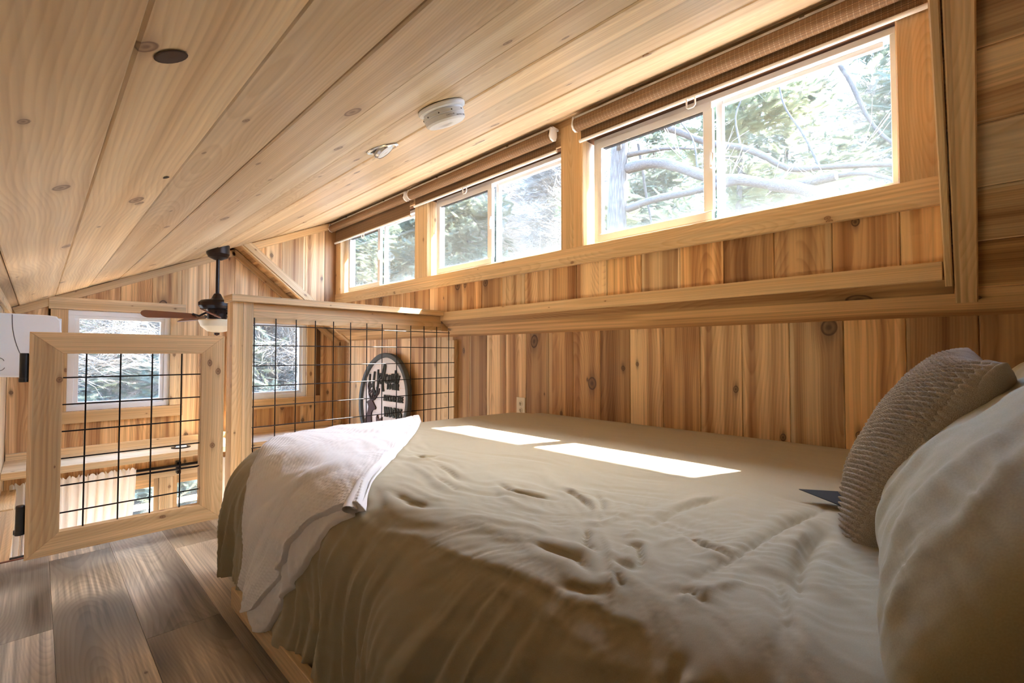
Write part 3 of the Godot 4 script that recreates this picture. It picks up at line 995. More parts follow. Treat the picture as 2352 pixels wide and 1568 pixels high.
	# deep shelf at the height of the loft floor
	var sh := struct("trim_13", "deep wooden shelf across the foot of the far gable wall", "shelf")
	slab(sh, "board", Vector3(0.965, 0.098, ZG + 0.225), Vector3(XW - XL - 0.004, 0.026, 0.43), M.pale_wood, 0)
	slab(sh, "back_strip", Vector3(0.965, 0.132, ZG + 0.017), Vector3(XW - XL - 0.01, 0.042, 0.03), M.trim_wood_0, 0)
	slab(sh, "edge", Vector3(0.965, 0.09, ZG + 0.451), Vector3(XW - XL - 0.004, 0.04, 0.02), M.trim_wood_1, 0)
	# glazed doors of the room below
	var g := struct("window_6", "glazed wooden doors of the room below under the curtain rod", "window")
	for o in lows:
		var cx: float = (o[0] + o[2]) / 2
		var W: float = o[2] - o[0]
		for q in [[o[0] + 0.015, -1.02, 0.03, 1.76], [o[2] - 0.015, -1.02, 0.03, 1.76]]:
			slab(g, "stile", Vector3(q[0], q[1], ZG - 0.03), Vector3(q[2], q[3], 0.05), M.trim_wood_0)
		for yy in [-0.175, -1.84]:
			slab(g, "rail", Vector3(cx, yy, ZG - 0.03), Vector3(W - 0.06, 0.06, 0.05), M.trim_wood_1, 0)
		slab(g, "pane", Vector3(cx, -1.01, ZG - 0.03), Vector3(W - 0.06, 1.6, 0.004), M.glass)
	slab(g, "post", Vector3(0.7025, -1.03, ZG + 0.012), Vector3(0.085, 1.78, 0.022), M.trim_wood_0)
	slab(g, "head", Vector3(0.7, -0.105, ZG + 0.014), Vector3(1.24, 0.07, 0.024), M.trim_wood_0, 0)
	slab(g, "drip_strip", Vector3(0.7, -0.065, ZG + 0.018), Vector3(1.24, 0.012, 0.03), M.shadow_gap, 0)

# ------------------------------------------------------------------ floors
func floors() -> void:
	var fl := struct("floor", "grey brown wood look vinyl plank floor of the loft", "floor")
	var f := frame(Vector3(0, 0, -1), Vector3(-1, 0, 0))
	f = Transform3D(Basis(Vector3(1, 0, 0), Vector3(0, 0, -1), Vector3(0, 1, 0)), Vector3.ZERO)
	var x := XL
	var n := 0
	while x < XW:
		var x1 := minf(x + 0.178, XW)
		var z: float = -ZB - [0.1, 0.7, 0.35, 0.9, 0.55][n % 5]
		while z < 2.6:
			var z0 := maxf(z, -ZB)
			var z1 := minf(z + 1.22, 2.6)
			if z1 > z0 + 0.01: board(fl, rect(x + 0.0003, z0 + 0.0003, x1 - 0.0003, z1 - 0.0003), f, woods("floor_vinyl"), x, 0.008, 0.0006, "plank")
			z += 1.22
		x = x1
		n += 1
	slab(fl, "subfloor", Vector3((XL + XW) / 2, -0.1, (ZB - 2.6) / 2), Vector3(XW - XL + 0.05, 0.18, ZB + 2.6 - 0.004), M.trim_wood_1, 0)
	slab(fl, "edge_strip", Vector3((XL + XW) / 2, -0.007, -2.606), Vector3(XW - XL, 0.02, 0.012), M.walnut, 0)
	var lf := struct("floor_below", "floor of the room below the loft", "floor")
	slab(lf, "boards", Vector3((XL + XW) / 2, LOW - 0.06, (ZB + ZG) / 2), Vector3(XW - XL + 0.4, 0.12, ZB - ZG + 0.4), M.floor_vinyl_2, 2)
	var lb := struct("wall_below_back", "wall of the room below under the loft", "wall")
	slab(lb, "boards", Vector3((XL + XW) / 2, -1.1, ZB + 0.008), Vector3(XW - XL, 1.8, 0.016), M.trim_wood_1, 1)
	slab(lb, "side", Vector3(XL - 0.01, -1.1, (ZB - 2.5) / 2), Vector3(0.02, 1.8, ZB + 2.5), M.trim_wood_1, 1)
	slab(lb, "side", Vector3(XW + 0.01, -1.1, (ZB - 2.4) / 2), Vector3(0.02, 1.8, ZB + 2.4), M.trim_wood_1, 1)

# ------------------------------------------------------------------ railing and gate
func railing() -> void:
	var t := thing("railing", "wooden loft railing with black square wire mesh at the foot of the bed", "railing", Vector3(0.66, 0, -2.58))
	var o := -t.position
	slab(t, "post", o + Vector3(0.684, 0.52, -2.585), Vector3(0.046, 1.04, 0.088), M.trim_wood_2)
	slab(t, "post", o + Vector3(0.731, 0.52, -2.585), Vector3(0.046, 1.04, 0.084), M.trim_wood_0)
	slab(t, "top_rail", o + Vector3(1.34, 0.99, -2.575), Vector3(1.165, 0.096, 0.036), M.gate_wood, 0)
	slab(t, "cap", o + Vector3(1.282, 1.0555, -2.585), Vector3(1.262, 0.034, 0.135), M.trim_wood_1, 0)
	slab(t, "end_post", o + Vector3(2.041, 0.44, -2.585), Vector3(0.036, 0.88, 0.08), M.trim_wood_0)
	slab(t, "brace", o + Vector3(1.952, 0.962, -2.575), Vector3(0.055, 0.05, 0.036), M.trim_wood_1, 0)
	slab(t, "bottom_rail", o + Vector3(1.39, 0.04, -2.575), Vector3(1.26, 0.07, 0.036), M.trim_wood_1, 0)
	for k in 13:
		var x := 0.76 + 0.1016 * k
		var mb := MB.new()
		var top := 0.965
		if x > 1.95: top = slope_y(x) - 0.03
		mb.rod(o + Vector3(x, 0.05, -2.548), o + Vector3(x, top, -2.548), 0.0027, 6)
		part(t, "wire", mb.mesh(), M.black_steel)
	for k in 9:
		var y := EYE + 0.142 - 0.1016 * k
		var mb := MB.new()
		mb.rod(o + Vector3(0.753, y, -2.5436), o + Vector3(2.026 if k > 0 else 1.985, y, -2.5436), 0.0027, 6)
		part(t, "wire", mb.mesh(), M.black_steel)

func gate() -> void:
	var t := thing("gate", "mitred wooden loft gate with black square wire mesh", "gate", Vector3(-0.02, 0.046, -2.43))
	var o := -t.position
	var x0 := -0.018
	var x1 := 0.598
	var y0 := 0.048
	var y1 := 0.864
	var s := 0.089
	var b := 0.079
	var T := 0.036
	var f := Transform3D(Basis(), o + Vector3(0, 0, -2.43 + T / 2))
	var g := Transform3D(Basis(Vector3(0, 1, 0), Vector3(-1, 0, 0), Vector3(0, 0, 1)), o + Vector3(0, 0, -2.43 + T / 2))
	var mb := MB.new()
	mb.plank(PackedVector2Array([Vector2(x0, y0), Vector2(x0 + s, y0 + b), Vector2(x0 + s, y1 - b), Vector2(x0, y1)]), T, 0.0012, f, Vector2(0.13, 0.2))
	part(t, "stile", mb.mesh(), M.gate_wood)
	mb = MB.new()
	mb.plank(PackedVector2Array([Vector2(x1, y0), Vector2(x1, y1), Vector2(x1 - s, y1 - b), Vector2(x1 - s, y0 + b)]), T, 0.0012, f, Vector2(0.38, 0.6))
	part(t, "stile", mb.mesh(), M.gate_wood)
	mb = MB.new()
	mb.plank(PackedVector2Array([Vector2(y1, -x0), Vector2(y1, -x1), Vector2(y1 - b, -x1 + s), Vector2(y1 - b, -x0 - s)]), T, 0.0012, g, Vector2(0.7, 0.15))
	part(t, "rail", mb.mesh(), M.gate_wood)
	mb = MB.new()
	mb.plank(PackedVector2Array([Vector2(y0, -x0), Vector2(y0 + b, -x0 - s), Vector2(y0 + b, -x1 + s), Vector2(y0, -x1)]), T, 0.0012, g, Vector2(0.9, 0.45))
	part(t, "rail", mb.mesh(), M.gate_wood)
	for k in 4:
		var x := 0.136 + 0.1016 * k
		mb = MB.new()
		mb.rod(o + Vector3(x, y0 + b - 0.01, -2.432), o + Vector3(x, y1 - b + 0.01, -2.432), 0.0029, 6)
		part(t, "wire", mb.mesh(), M.black_steel)
	for k in 6:
		var y := EYE - 0.09 - 0.1005 * k
		mb = MB.new()
		mb.rod(o + Vector3(x0 + s - 0.01, y, -2.4265), o + Vector3(x1 - s + 0.01, y, -2.4265), 0.0029, 6)
		part(t, "wire", mb.mesh(), M.black_steel)
	# hinge barrels on the left edge
	for y in [0.735, 0.192]:
		mb = MB.new()
		mb.lathe([Vector2(0, -0.052), Vector2(0.0125, -0.052), Vector2(0.0135, -0.05), Vector2(0.0135, -0.038), Vector2(0.012, -0.0375), Vector2(0.012, 0.048), Vector2(0.0105, 0.052), Vector2(0, 0.052)], o + Vector3(-0.03, y, -2.425), Vector3.UP, 20)
		var h := part(t, "hinge", mb.mesh(), M.black_plastic, "black barrel hinge")
		mb = MB.new()
		mb.box(o + Vector3(-0.022, y, -2.434), Vector3(0.012, 0.06, 0.006), 0.001)
		part(h, "leaf", mb.mesh(), M.black_plastic)

# ------------------------------------------------------------------ bed
const TOPY := 0.462
const R := 0.17
const BX := 0.622
const BZ := -1.765
var wr1 := FastNoiseLite.new()
var wr2 := FastNoiseLite.new()
var wr3 := FastNoiseLite.new()
# creases of the duvet: points (x, z), width, depth
var creases := [
	[[[0.826, -1.222], [0.821, -1.177], [0.86, -1.168]], 0.016, 0.014], [[[0.807, -1.096], [0.775, -0.989], [0.743, -0.912]], 0.016, 0.009],
	[[[0.719, -0.976], [0.696, -0.888], [0.679, -0.837]], 0.018, 0.010], [[[0.794, -0.823], [0.769, -0.756], [0.772, -0.702], [0.783, -0.641]], 0.015, 0.014],
	[[[0.857, -0.678], [0.836, -0.616], [0.784, -0.543]], 0.014, 0.008], [[[0.885, -0.607], [0.838, -0.557], [0.789, -0.522]], 0.013, 0.008],
	[[[0.709, -0.507], [0.678, -0.48], [0.645, -0.461], [0.63, -0.421]], 0.013, 0.010], [[[0.6, -0.541], [0.599, -0.495], [0.6, -0.447], [0.579, -0.401]], 0.018, 0.011],
	[[[0.693, -0.411], [0.698, -0.395], [0.659, -0.366], [0.633, -0.355]], 0.013, 0.011], [[[0.628, -0.394], [0.624, -0.36]], 0.012, 0.009],
	[[[0.603, -0.378], [0.575, -0.348]], 0.013, 0.010], [[[0.792, -0.351], [0.766, -0.309], [0.749, -0.265]], 0.012, 0.012],
	[[[1.109, -0.211], [0.996, -0.235], [0.858, -0.248], [0.753, -0.261], [0.629, -0.285]], 0.022, 0.017], [[[0.98, -0.184], [0.895, -0.188], [0.793, -0.183], [0.666, -0.156]], 0.022, 0.016],
	[[[0.604, -0.288], [0.621, -0.273], [0.603, -0.239]], 0.016, 0.009], [[[0.541, -0.432], [0.547, -0.396], [0.555, -0.368]], 0.013, 0.008],
	[[[0.735, -0.2], [0.674, -0.174], [0.624, -0.157], [0.521, -0.15]], 0.02, 0.011], [[[0.512, -0.244], [0.485, -0.241], [0.448, -0.223]], 0.014, 0.014],
	[[[0.589, -0.984], [0.577, -0.88], [0.585, -0.815]], 0.018, 0.008], [[[0.762, -0.419], [0.888, -0.421], [1.091, -0.376]], 0.02, 0.007],
]

# raised folds: points (x, z), width, height
var folds := [
	[[[0.636, -1.034], [0.627, -0.956], [0.614, -0.840], [0.640, -0.775]], 0.012, 0.004],
	[[[0.596, -0.748], [0.617, -0.662], [0.641, -0.578], [0.637, -0.504]], 0.012, 0.004],
	[[[0.517, -0.734], [0.517, -0.626], [0.527, -0.536], [0.531, -0.454], [0.518, -0.376]], 0.016, 0.006],
	[[[0.505, -0.570], [0.498, -0.469], [0.487, -0.386], [0.490, -0.311]], 0.016, 0.005],
	[[[0.728, -0.490], [0.652, -0.420], [0.591, -0.374], [0.545, -0.348]], 0.009, 0.006],
	[[[0.793, -0.424], [0.863, -0.426], [0.972, -0.417], [1.089, -0.375]], 0.013, 0.006],
	[[[0.628, -0.287], [0.701, -0.271], [0.784, -0.253], [0.916, -0.232], [1.064, -0.206]], 0.013, 0.009],
	[[[0.784, -0.186], [0.865, -0.202], [0.961, -0.199]], 0.012, 0.008],
	[[[0.603, -0.260], [0.643, -0.249], [0.700, -0.221]], 0.01, 0.005],
	[[[0.732, -0.189], [0.637, -0.161], [0.546, -0.149]], 0.012, 0.006],
	[[[0.539, -0.390], [0.530, -0.335], [0.537, -0.288]], 0.01, 0.005],
	[[[0.456, -0.411], [0.470, -0.356], [0.480, -0.304], [0.495, -0.260]], 0.014, 0.006],
	[[[0.743, -0.533], [0.725, -0.493], [0.790, -0.486], [0.883, -0.508]], 0.008, 0.005],
	[[[0.710, -0.429], [0.730, -0.421], [0.782, -0.434]], 0.008, 0.005],
	[[[0.763, -0.818], [0.713, -0.701], [0.706, -0.636], [0.708, -0.585]], 0.012, 0.004],
	[[[0.702, -0.368], [0.755, -0.359], [0.796, -0.342]], 0.01, 0.004],
	[[[0.878, -0.725], [0.860, -0.651], [0.812, -0.562], [0.762, -0.514]], 0.009, 0.004],
	[[[0.770, -1.229], [0.731, -1.066], [0.688, -0.894], [0.670, -0.783]], 0.012, 0.004],
]

# a point of the draped cloth: a runs along x and past BX down the side, b along z and past BZ down the foot
func drape(a: float, b: float, lift: float) -> Vector3:
	var ex := maxf(0.0, BX - a)
	var ez := maxf(0.0, BZ - b)
	var e := sqrt(ex * ex + ez * ez)
	var p := Vector3(maxf(a, BX), TOPY, maxf(b, BZ))
	var nrm := Vector3.UP
	if e > 1e-6:
		var d := Vector3(-ex / e, 0, -ez / e)
		var th := minf(e / R, PI / 2)
		var rest := maxf(0.0, e - R * PI / 2)
		p += d * (R * sin(th) + rest * 0.03 * minf(1.0, ez * 4.0)) + Vector3.DOWN * (R * (1.0 - cos(th)) + rest)
		nrm = d * sin(th) + Vector3.UP * cos(th)
	# filling: swells over the middle, sinks towards the wall and foot
	p.y += 0.012 * sin(clampf((p.x - 0.45) / 1.5, 0, 1) * PI) - 0.02 * smoothstep(1.8, 2.06, p.x)
	return p + nrm * lift

func seg_d(p: Vector2, a: Vector2, b: Vector2) -> Vector2:
	var ab := b - a
	var t := clampf((p - a).dot(ab) / ab.length_squared(), 0.0, 1.0)
	return Vector2(p.distance_to(a + ab * t), t)

func duvet_lift(a: float, b: float) -> float:
	var ex := maxf(0.0, BX - a)
	var ez := maxf(0.0, BZ - b)
	var side := smoothstep(0.05, 0.4, ex)
	var foot := smoothstep(0.1, 0.4, ez)
	# long soft ridges running along the bed on top
	var wx := wr1.get_noise_2d(a * 1.5, b * 1.5) * 0.12
	var n1 := wr2.get_noise_2d((a + wx) * 11.0, b * 2.6 + 7.0)
	var n2 := wr3.get_noise_2d((a + wx * 0.6) * 26.0 + b * 8.0, b * 9.0 - a * 4.0)
	var near := smoothstep(1.35, 0.8, a)
	var h := (0.0026 * n1 + 0.0006 * n2) * lerpf(0.25, 1.0, near)
	h += (1.0 - absf(n1) * 2.2) * 0.0016 * near
	# fine sharp wrinkles, fanning out from the sat-on hollow
	var cx := a - 0.66
	var cz := b + 0.42
	var rr := sqrt(cx * cx + cz * cz)
	var ang := atan2(cx, cz)
	var n3 := wr3.get_noise_2d(ang * 9.0 + 1.3 * wr1.get_noise_2d(a * 4.0, b * 4.0), rr * 5.0)
	h += 0.0038 * (0.3 - pow(absf(n3), 0.7)) * near * exp(-rr * rr / 0.16) * smoothstep(0.05, 0.18, rr)
	var n4 := wr2.get_noise_2d((a + wx * 1.4) * 22.0, b * 4.0 + 3.0)
	h += 0.0012 * (0.3 - pow(absf(n4), 0.7)) * near * smoothstep(0.0, 0.5, wr1.get_noise_2d(a * 3.0 + 5.0, b * 2.0) + 0.25)
	# hanging folds on the side and foot
	var zz := b + wr1.get_noise_2d(b * 1.2, a * 1.2 + 9.0) * 0.16 + ex * 0.35
	var fold := sin(zz * 19.0 + 3.0 * wr1.get_noise_1d(b * 2.0)) * 0.6 + wr2.get_noise_2d(zz * 17.0, a * 1.6) * 0.9
	h += fold * 0.024 * side
	var xx := a + wr1.get_noise_2d(a * 2.0, b * 1.3) * 0.12
	h += (sin(xx * 30.0) * 0.5 + wr2.get_noise_2d(xx * 16.0, b * 1.5)) * 0.011 * foot
	# creases with a soft roll beside each
	var p := Vector2(a, b)
	for c in creases:
		var pts: Array = c[0]
		var w: float = c[1]
		if absf(pts[0][0] - a) > 0.5 or absf(pts[0][1] - b) > 0.3: continue
		var best := 9.0
		var tt := 0.0
		var m := pts.size() - 1
		for k in m:
			var q := seg_d(p, Vector2(pts[k][0], pts[k][1]), Vector2(pts[k + 1][0], pts[k + 1][1]))
			if q.x < best:
				best = q.x
				tt = (k + q.y) / m
		if best < w * 4.0:
			var fade := smoothstep(-0.05, 0.3, tt) * smoothstep(1.05, 0.7, tt) + 0.15
			h += float(c[2]) * fade * (0.3 * exp(-pow((best - w * 1.1) / (w * 0.9), 2)) - 0.75 * exp(-best / (w * 0.34)))
	for c in folds:
		var pts: Array = c[0]
		var w: float = c[1]
		if absf(pts[0][0] - a) > 0.6 or absf(pts[0][1] - b) > 0.45: continue
		var best := 9.0
		var tt := 0.0
		var sg := 1.0
		var m := pts.size() - 1
		for k in m:
			var e0 := Vector2(pts[k][0], pts[k][1])
			var e1 := Vector2(pts[k + 1][0], pts[k + 1][1])
			var q := seg_d(p, e0, e1)
			if q.x < best:
				best = q.x
				tt = (k + q.y) / m
				sg = signf((e1 - e0).cross(p - e0))
		if best < w * 3.0:
			# steep on one side, long on the other
			var ww := w * (0.55 if sg > 0 else 1.35)
			h += float(c[2]) * smoothstep(-0.02, 0.35, tt) * smoothstep(1.02, 0.65, tt) * exp(-pow(best / ww, 1.6))
	return h

func bed() -> void:
	wr1.seed = 3
	wr1.frequency = 1.0
	wr1.fractal_octaves = 2
	wr2.seed = 9
	wr2.frequency = 1.0
	wr2.fractal_octaves = 2
	wr3.seed = 15
	wr3.frequency = 1.0
	wr3.fractal_octaves = 2
	var t := thing("bed", "low wooden platform bed with a thick mattress under the olive duvet", "bed", Vector3(1.26, 0, -0.8))
	var o := -t.position
	slab(t, "side_rail", o + Vector3(0.448, 0.03, -0.62), Vector3(0.022, 0.06, 2.06), M.trim_wood_1, 2)
	slab(t, "stretcher", o + Vector3(0.6, 0.04, -0.2), Vector3(0.3, 0.07, 0.04), M.trim_wood_1, 0)
	slab(t, "stretcher", o + Vector3(0.6, 0.04, -1.4), Vector3(0.3, 0.07, 0.04), M.trim_wood_1, 0)
	slab(t, "foot_rail", o + Vector3(1.27, 0.05, -1.83), Vector3(1.54, 0.1, 0.03), M.trim_wood_3, 0)
	slab(t, "platform", o + Vector3(1.26, 0.09, -0.72), Vector3(1.5, 0.03, 2.14), M.trim_wood_1, 0)
	var mb := MB.new()
	mb.box(o + Vector3(1.285, 0.26, -0.68), Vector3(1.45, 0.3, 2.1), 0.05)
	part(t, "mattress", mb.mesh(), M.mattress)
	# duvet
	var a0 := BX - R * PI / 2 - 0.245
	var a1 := 2.052
	var b0 := BZ - R * PI / 2 - 0.235
	var b1 := 0.34
	var nu := 330
	var nv := 410
	var p := PackedVector3Array()
	p.resize(nu * nv)
	for j in nv:
		var b := lerpf(b0, b1, j / (nv - 1.0))
		for i in nu:
			var a := lerpf(a0, a1, i / (nu - 1.0))
			# round the corner of the cloth so that its hem stays level
			var ex := BX - a
			var ez := BZ - b
			var aa := a
			var bb := b
			if ex > 0 and ez > 0:
				var l := sqrt(ex * ex + ez * ez)
				var s := maxf(ex, ez) / l
				aa = BX - ex * s
				bb = BZ - ez * s
			p[j * nu + i] = drape(aa, bb, duvet_lift(aa, bb))
			p[j * nu + i].y = maxf(p[j * nu + i].y, 0.006)
	mb = MB.new()
	mb.grid(p, nu, nv, false, 1.0, 1.2, true)
	obj("duvet", mb.mesh(), M.duvet, "rumpled olive duvet spread over the whole bed", "duvet")
	throw_blanket()

func poly_at(e: Array, t: float) -> Vector2:
	var m := e.size() - 1
	var k := mini(int(t * m), m - 1)
	var f := t * m - k
	var p0 := Vector2(e[maxi(k - 1, 0)][0], e[maxi(k - 1, 0)][1])
	var p1 := Vector2(e[k][0], e[k][1])
	var p2 := Vector2(e[k + 1][0], e[k + 1][1])
	var p3 := Vector2(e[mini(k + 2, m)][0], e[mini(k + 2, m)][1])
	return p1.cubic_interpolate(p2, p0, p3, f)

func throw_sheet(ab: Array, bc: Array, dc: Array, ad: Array, nu: int, nv: int, thick: float, waves: float) -> MB:
	var A := poly_at(ab, 0)
	var B := poly_at(ab, 1)
	var D := poly_at(dc, 0)
	var C := poly_at(dc, 1)
	var p := PackedVector3Array()
	p.resize(nu * nv)
	for j in nv:
		var t := j / (nv - 1.0)
		var ea := poly_at(ad, t)
		var eb := poly_at(bc, t)
		for i in nu:
			var s := i / (nu - 1.0)
			var e0 := poly_at(ab, s)
			var e1 := poly_at(dc, s)
			var q := e0 * (1 - t) + e1 * t + ea * (1 - s) + eb * s - (A * (1 - s) * (1 - t) + B * s * (1 - t) + D * (1 - s) * t + C * s * t)
			var edge := minf(minf(s, 1 - s) * nu, minf(t, 1 - t) * nv)
			var round_ := sqrt(clampf(edge / 3.0, 0.0, 1.0))
			# waffle cells
			var cu := absf(sin(PI * (q.x * 0.8 + q.y * 0.6) / 0.011))
			var cv := absf(sin(PI * (q.x * 0.6 - q.y * 0.8) / 0.011))
			var waf := 0.0028 * maxf(cu, cv) if edge > 2.0 else 0.0
			var big := 0.5 + 0.5 * wr2.get_noise_2d(q.x * 5.0 + 3.0, q.y * 5.0)
			var ripple := sin((q.x * 0.75 - q.y * 0.66) * waves + 3.0 * wr1.get_noise_2d(q.x * 2.0, q.y * 2.0))
			var l := duvet_lift(q.x, q.y) + thick * (0.15 + 0.85 * round_) + waf + round_ * (0.008 * big + 0.006 * maxf(0.0, ripple))
			p[j * nu + i] = drape(q.x, q.y, l)
	var mb := MB.new()
	mb.grid(p, nu, nv, false, 1, 1, false)
	return mb

func throw_blanket() -> void:
	var t := thing("throw_blanket", "white waffle knit throw folded over the foot corner of the bed", "blanket", Vector3.ZERO)
	var ab := [[1.30, -1.875], [1.0, -1.87], [0.74, -1.84], [0.58, -1.73], [0.47, -1.57]]
	var bc := [[0.47, -1.57], [0.40, -1.535], [0.273, -1.507], [0.18, -1.482], [0.135, -1.44]]
	var ad := [[1.30, -1.875], [1.044, -1.55], [0.738, -1.217], [0.58, -1.05], [0.515, -0.962]]
	var dc := [[0.515, -0.962], [0.458, -1.1], [0.357, -1.174], [0.26, -1.26], [0.185, -1.34], [0.135, -1.44]]
	part(t, "top_layer", throw_sheet(ab, bc, dc, ad, 170, 150, 0.022, 22.0).mesh(), M.throw)
	# the folded-under layer shows past the near edge and at the tip
	var ab2 := [[0.6, -1.3], [0.5, -1.35], [0.35, -1.42]]
	var bc2 := [[0.35, -1.42], [0.2, -1.43], [0.108, -1.41]]
	var ad2 := [[0.6, -1.3], [0.55, -1.1], [0.497, -0.985]]
	var dc2 := [[0.497, -0.985], [0.44, -1.055], [0.33, -1.13], [0.22, -1.235], [0.12, -1.325], [0.108, -1.41]]
	part(t, "under_layer", throw_sheet(ab2, bc2, dc2, ad2, 90, 70, 0.008, 18.0).mesh(), M.throw)
	# the near edge is rolled under: a spiral that opens towards the aisle
	var mb := MB.new()
	var na := 20
	var ns := 44
	var p := PackedVector3Array()
	for k in na:
		var f := k / (na - 1.0)
		var q := Vector2(0.50, -0.985).lerp(Vector2(0.80, -1.31), f)
		var c := drape(q.x, q.y, duvet_lift(q.x, q.y) + 0.022 * (1.0 - f * 0.8))
		var q2 := q + Vector2(0.01, -0.011)
		var ax := (drape(q2.x, q2.y, 0.02) - drape(q.x, q.y, 0.02)).normalized()
		var up := (Vector3.UP - ax * ax.y).normalized()
		var sd := ax.cross(up)
		for m in ns:
			var g := m / (ns - 1.0)
			var an := g * TAU * 1.9 + 0.8
			var rr := (0.005 + 0.014 * g) * (1.0 - f * 0.85)
			p.append(c + (sd * cos(an) * 1.25 + up * sin(an)) * rr + ax * 0.004 * sin(g * 9.0))
	mb.grid(p, ns, na, false)
	part(t, "rolled_edge", mb.mesh(), M.throw)

# stuffed cushion: w along x, h along y, d thick; knit adds cells to the surface
func cushion(w: float, h: float, d: float, sd: int, wrinkle: float, knit: bool, n0: int) -> ArrayMesh:
	var fn := FastNoiseLite.new()
	fn.seed = sd
	fn.frequency = 1.0
	fn.fractal_octaves = 3
	var mb := MB.new()
	for side in [1.0, -1.0]:
		var n := n0 if side > 0 or not knit else 120
		var p := PackedVector3Array()
		p.resize(n * n)
		for j in n:
			for i in n:
				# denser towards the rim
				var s := sin((i / (n - 1.0) - 0.5) * PI)
				var t := sin((j / (n - 1.0) - 0.5) * PI)
				var ox := s * (1.0 - 0.07 * (1.0 - t * t)) + 0.02 * fn.get_noise_2d(t * 2.0, sd)
				var oy := t * (1.0 - 0.09 * (1.0 - s * s)) + 0.02 * fn.get_noise_2d(s * 2.0, sd + 5.0)
				var body := pow(maxf(0.0, (1.0 - pow(absf(s), 2.6)) * (1.0 - pow(absf(t), 2.6))), 0.42)
				var wr := fn.get_noise_2d(s * 2.2 + side * 9.0, t * 2.2) * 0.5
				# puckers run in from the seams
				var pk := (absf(fn.get_noise_2d(s * 7.0, t * 1.3 + 20.0)) * smoothstep(0.3, 1.0, absf(t)) + absf(fn.get_noise_2d(s * 1.3, t * 7.0 + 40.0)) * smoothstep(0.3, 1.0, absf(s)))
				var z := d / 2 * body * (1.0 + wr * 0.1) - pk * wrinkle * body
				if not knit:
					for fo in [[-0.72, 0.25, 0.05], [-0.5, 0.3, 0.04], [-0.3, 0.35, 0.06], [0.1, -0.2, 0.05], [0.45, -0.3, 0.06], [0.7, -0.2, 0.04]]:
						var q: float = (s - fo[0] - fo[1] * t - 0.08 * fn.get_noise_2d(t * 1.5, fo[0] * 9.0)) / fo[2]
						z += 0.009 * exp(-q * q) * smoothstep(0.5, -0.7, t) * body
				if knit:
					var ru := ox * w / 0.027
					var su := oy * h / 0.019
					var rib := pow(absf(sin(PI * ru)), 0.7)
					var st := pow(absf(sin(PI * (su + (0.5 if posmod(int(floorf(ru)), 2) == 0 else 0.0)))), 0.7)
					# raised cords between deep eyelets on the face, plain stitches on the back
					if side > 0: z += 0.016 * (maxf(rib * 0.45, rib * st) - 0.4) * minf(1.0, body * 1.8)
					else: z += 0.0018 * st * body
				p[j * n + i] = Vector3(ox * w / 2, oy * h / 2, side * z)
		mb.grid(p, n, n, false, 1, 1, side < 0)
	return mb.mesh()

func pillows() -> void:
	var pm := cushion(0.76, 0.52, 0.26, 2, 0.012, false, 130)
	var spots := [[Vector3(0.93, 0.618, 0.105), Vector3(-50, 184, 3), "plump olive pillow propped up next to the knit cushion, nearer the aisle"], [Vector3(1.655, 0.64, 0.16), Vector3(-42, 177, -3), "plump olive pillow propped up against the low board wall"]]
	for s in spots:
		# each faces the foot of the bed and leans back
		var o := obj("pillow", pm, M.pillowcase, s[2], "pillow", "olive pillows")
		o.position = s[0]
		o.rotation_degrees = s[1]
	var km := cushion(0.42, 0.39, 0.15, 7, 0.008, true, 380)
	var c := obj("knit_cushion", km, M.knit, "chunky oatmeal knit cushion leaning on the olive pillow", "cushion")
	c.position = Vector3(1.15, 0.612, -0.07)
	c.rotation_degrees = Vector3(-27, 187, -4)
	var mb := MB.new()
	mb.plank(PackedVector2Array([Vector2(-0.075, -0.025), Vector2(0.03, -0.03), Vector2(0.05, 0.03), Vector2(-0.02, 0.04)]), 0.0015, 0.0003, Transform3D(Basis(Vector3(-0.35, -0.1, 0.93).normalized(), Vector3(0.93, 0.1, 0.36).normalized(), Vector3(-0.1, 1, 0.05)).orthonormalized(), Vector3(1.14, TOPY + 0.03, -0.185)))
	obj("care_tag", mb.mesh(), M.black_card, "small black card tag sticking out under the knit cushion", "tag")

# ------------------------------------------------------------------ round sign
func stroke(pts: Array, r: float, at: Transform3D, depth: float) -> MB:
	# flat brush stroke: overlapping thick discs and bars extruded forward
	var mb := MB.new()
	var cv := Curve2D.new()
	for k in pts.size():
		var p: Vector2 = pts[k]
		var a: Vector2 = pts[maxi(k - 1, 0)]
		var b: Vector2 = pts[mini(k + 1, pts.size() - 1)]
		var tn := (b - a) * 0.22
		cv.add_point(p, -tn, tn)
	var bk := cv.tessellate(4, 6)
	for k in bk.size() - 1:
		var d := (bk[k + 1] - bk[k]).normalized()
		var nn := Vector2(-d.y, d.x) * r
		var ext := d * r * 0.5
		mb.plank(PackedVector2Array([bk[k] - nn - ext, bk[k + 1] - nn + ext, bk[k + 1] + nn + ext, bk[k] + nn - ext]), depth, 0.0005, at)
	return mb

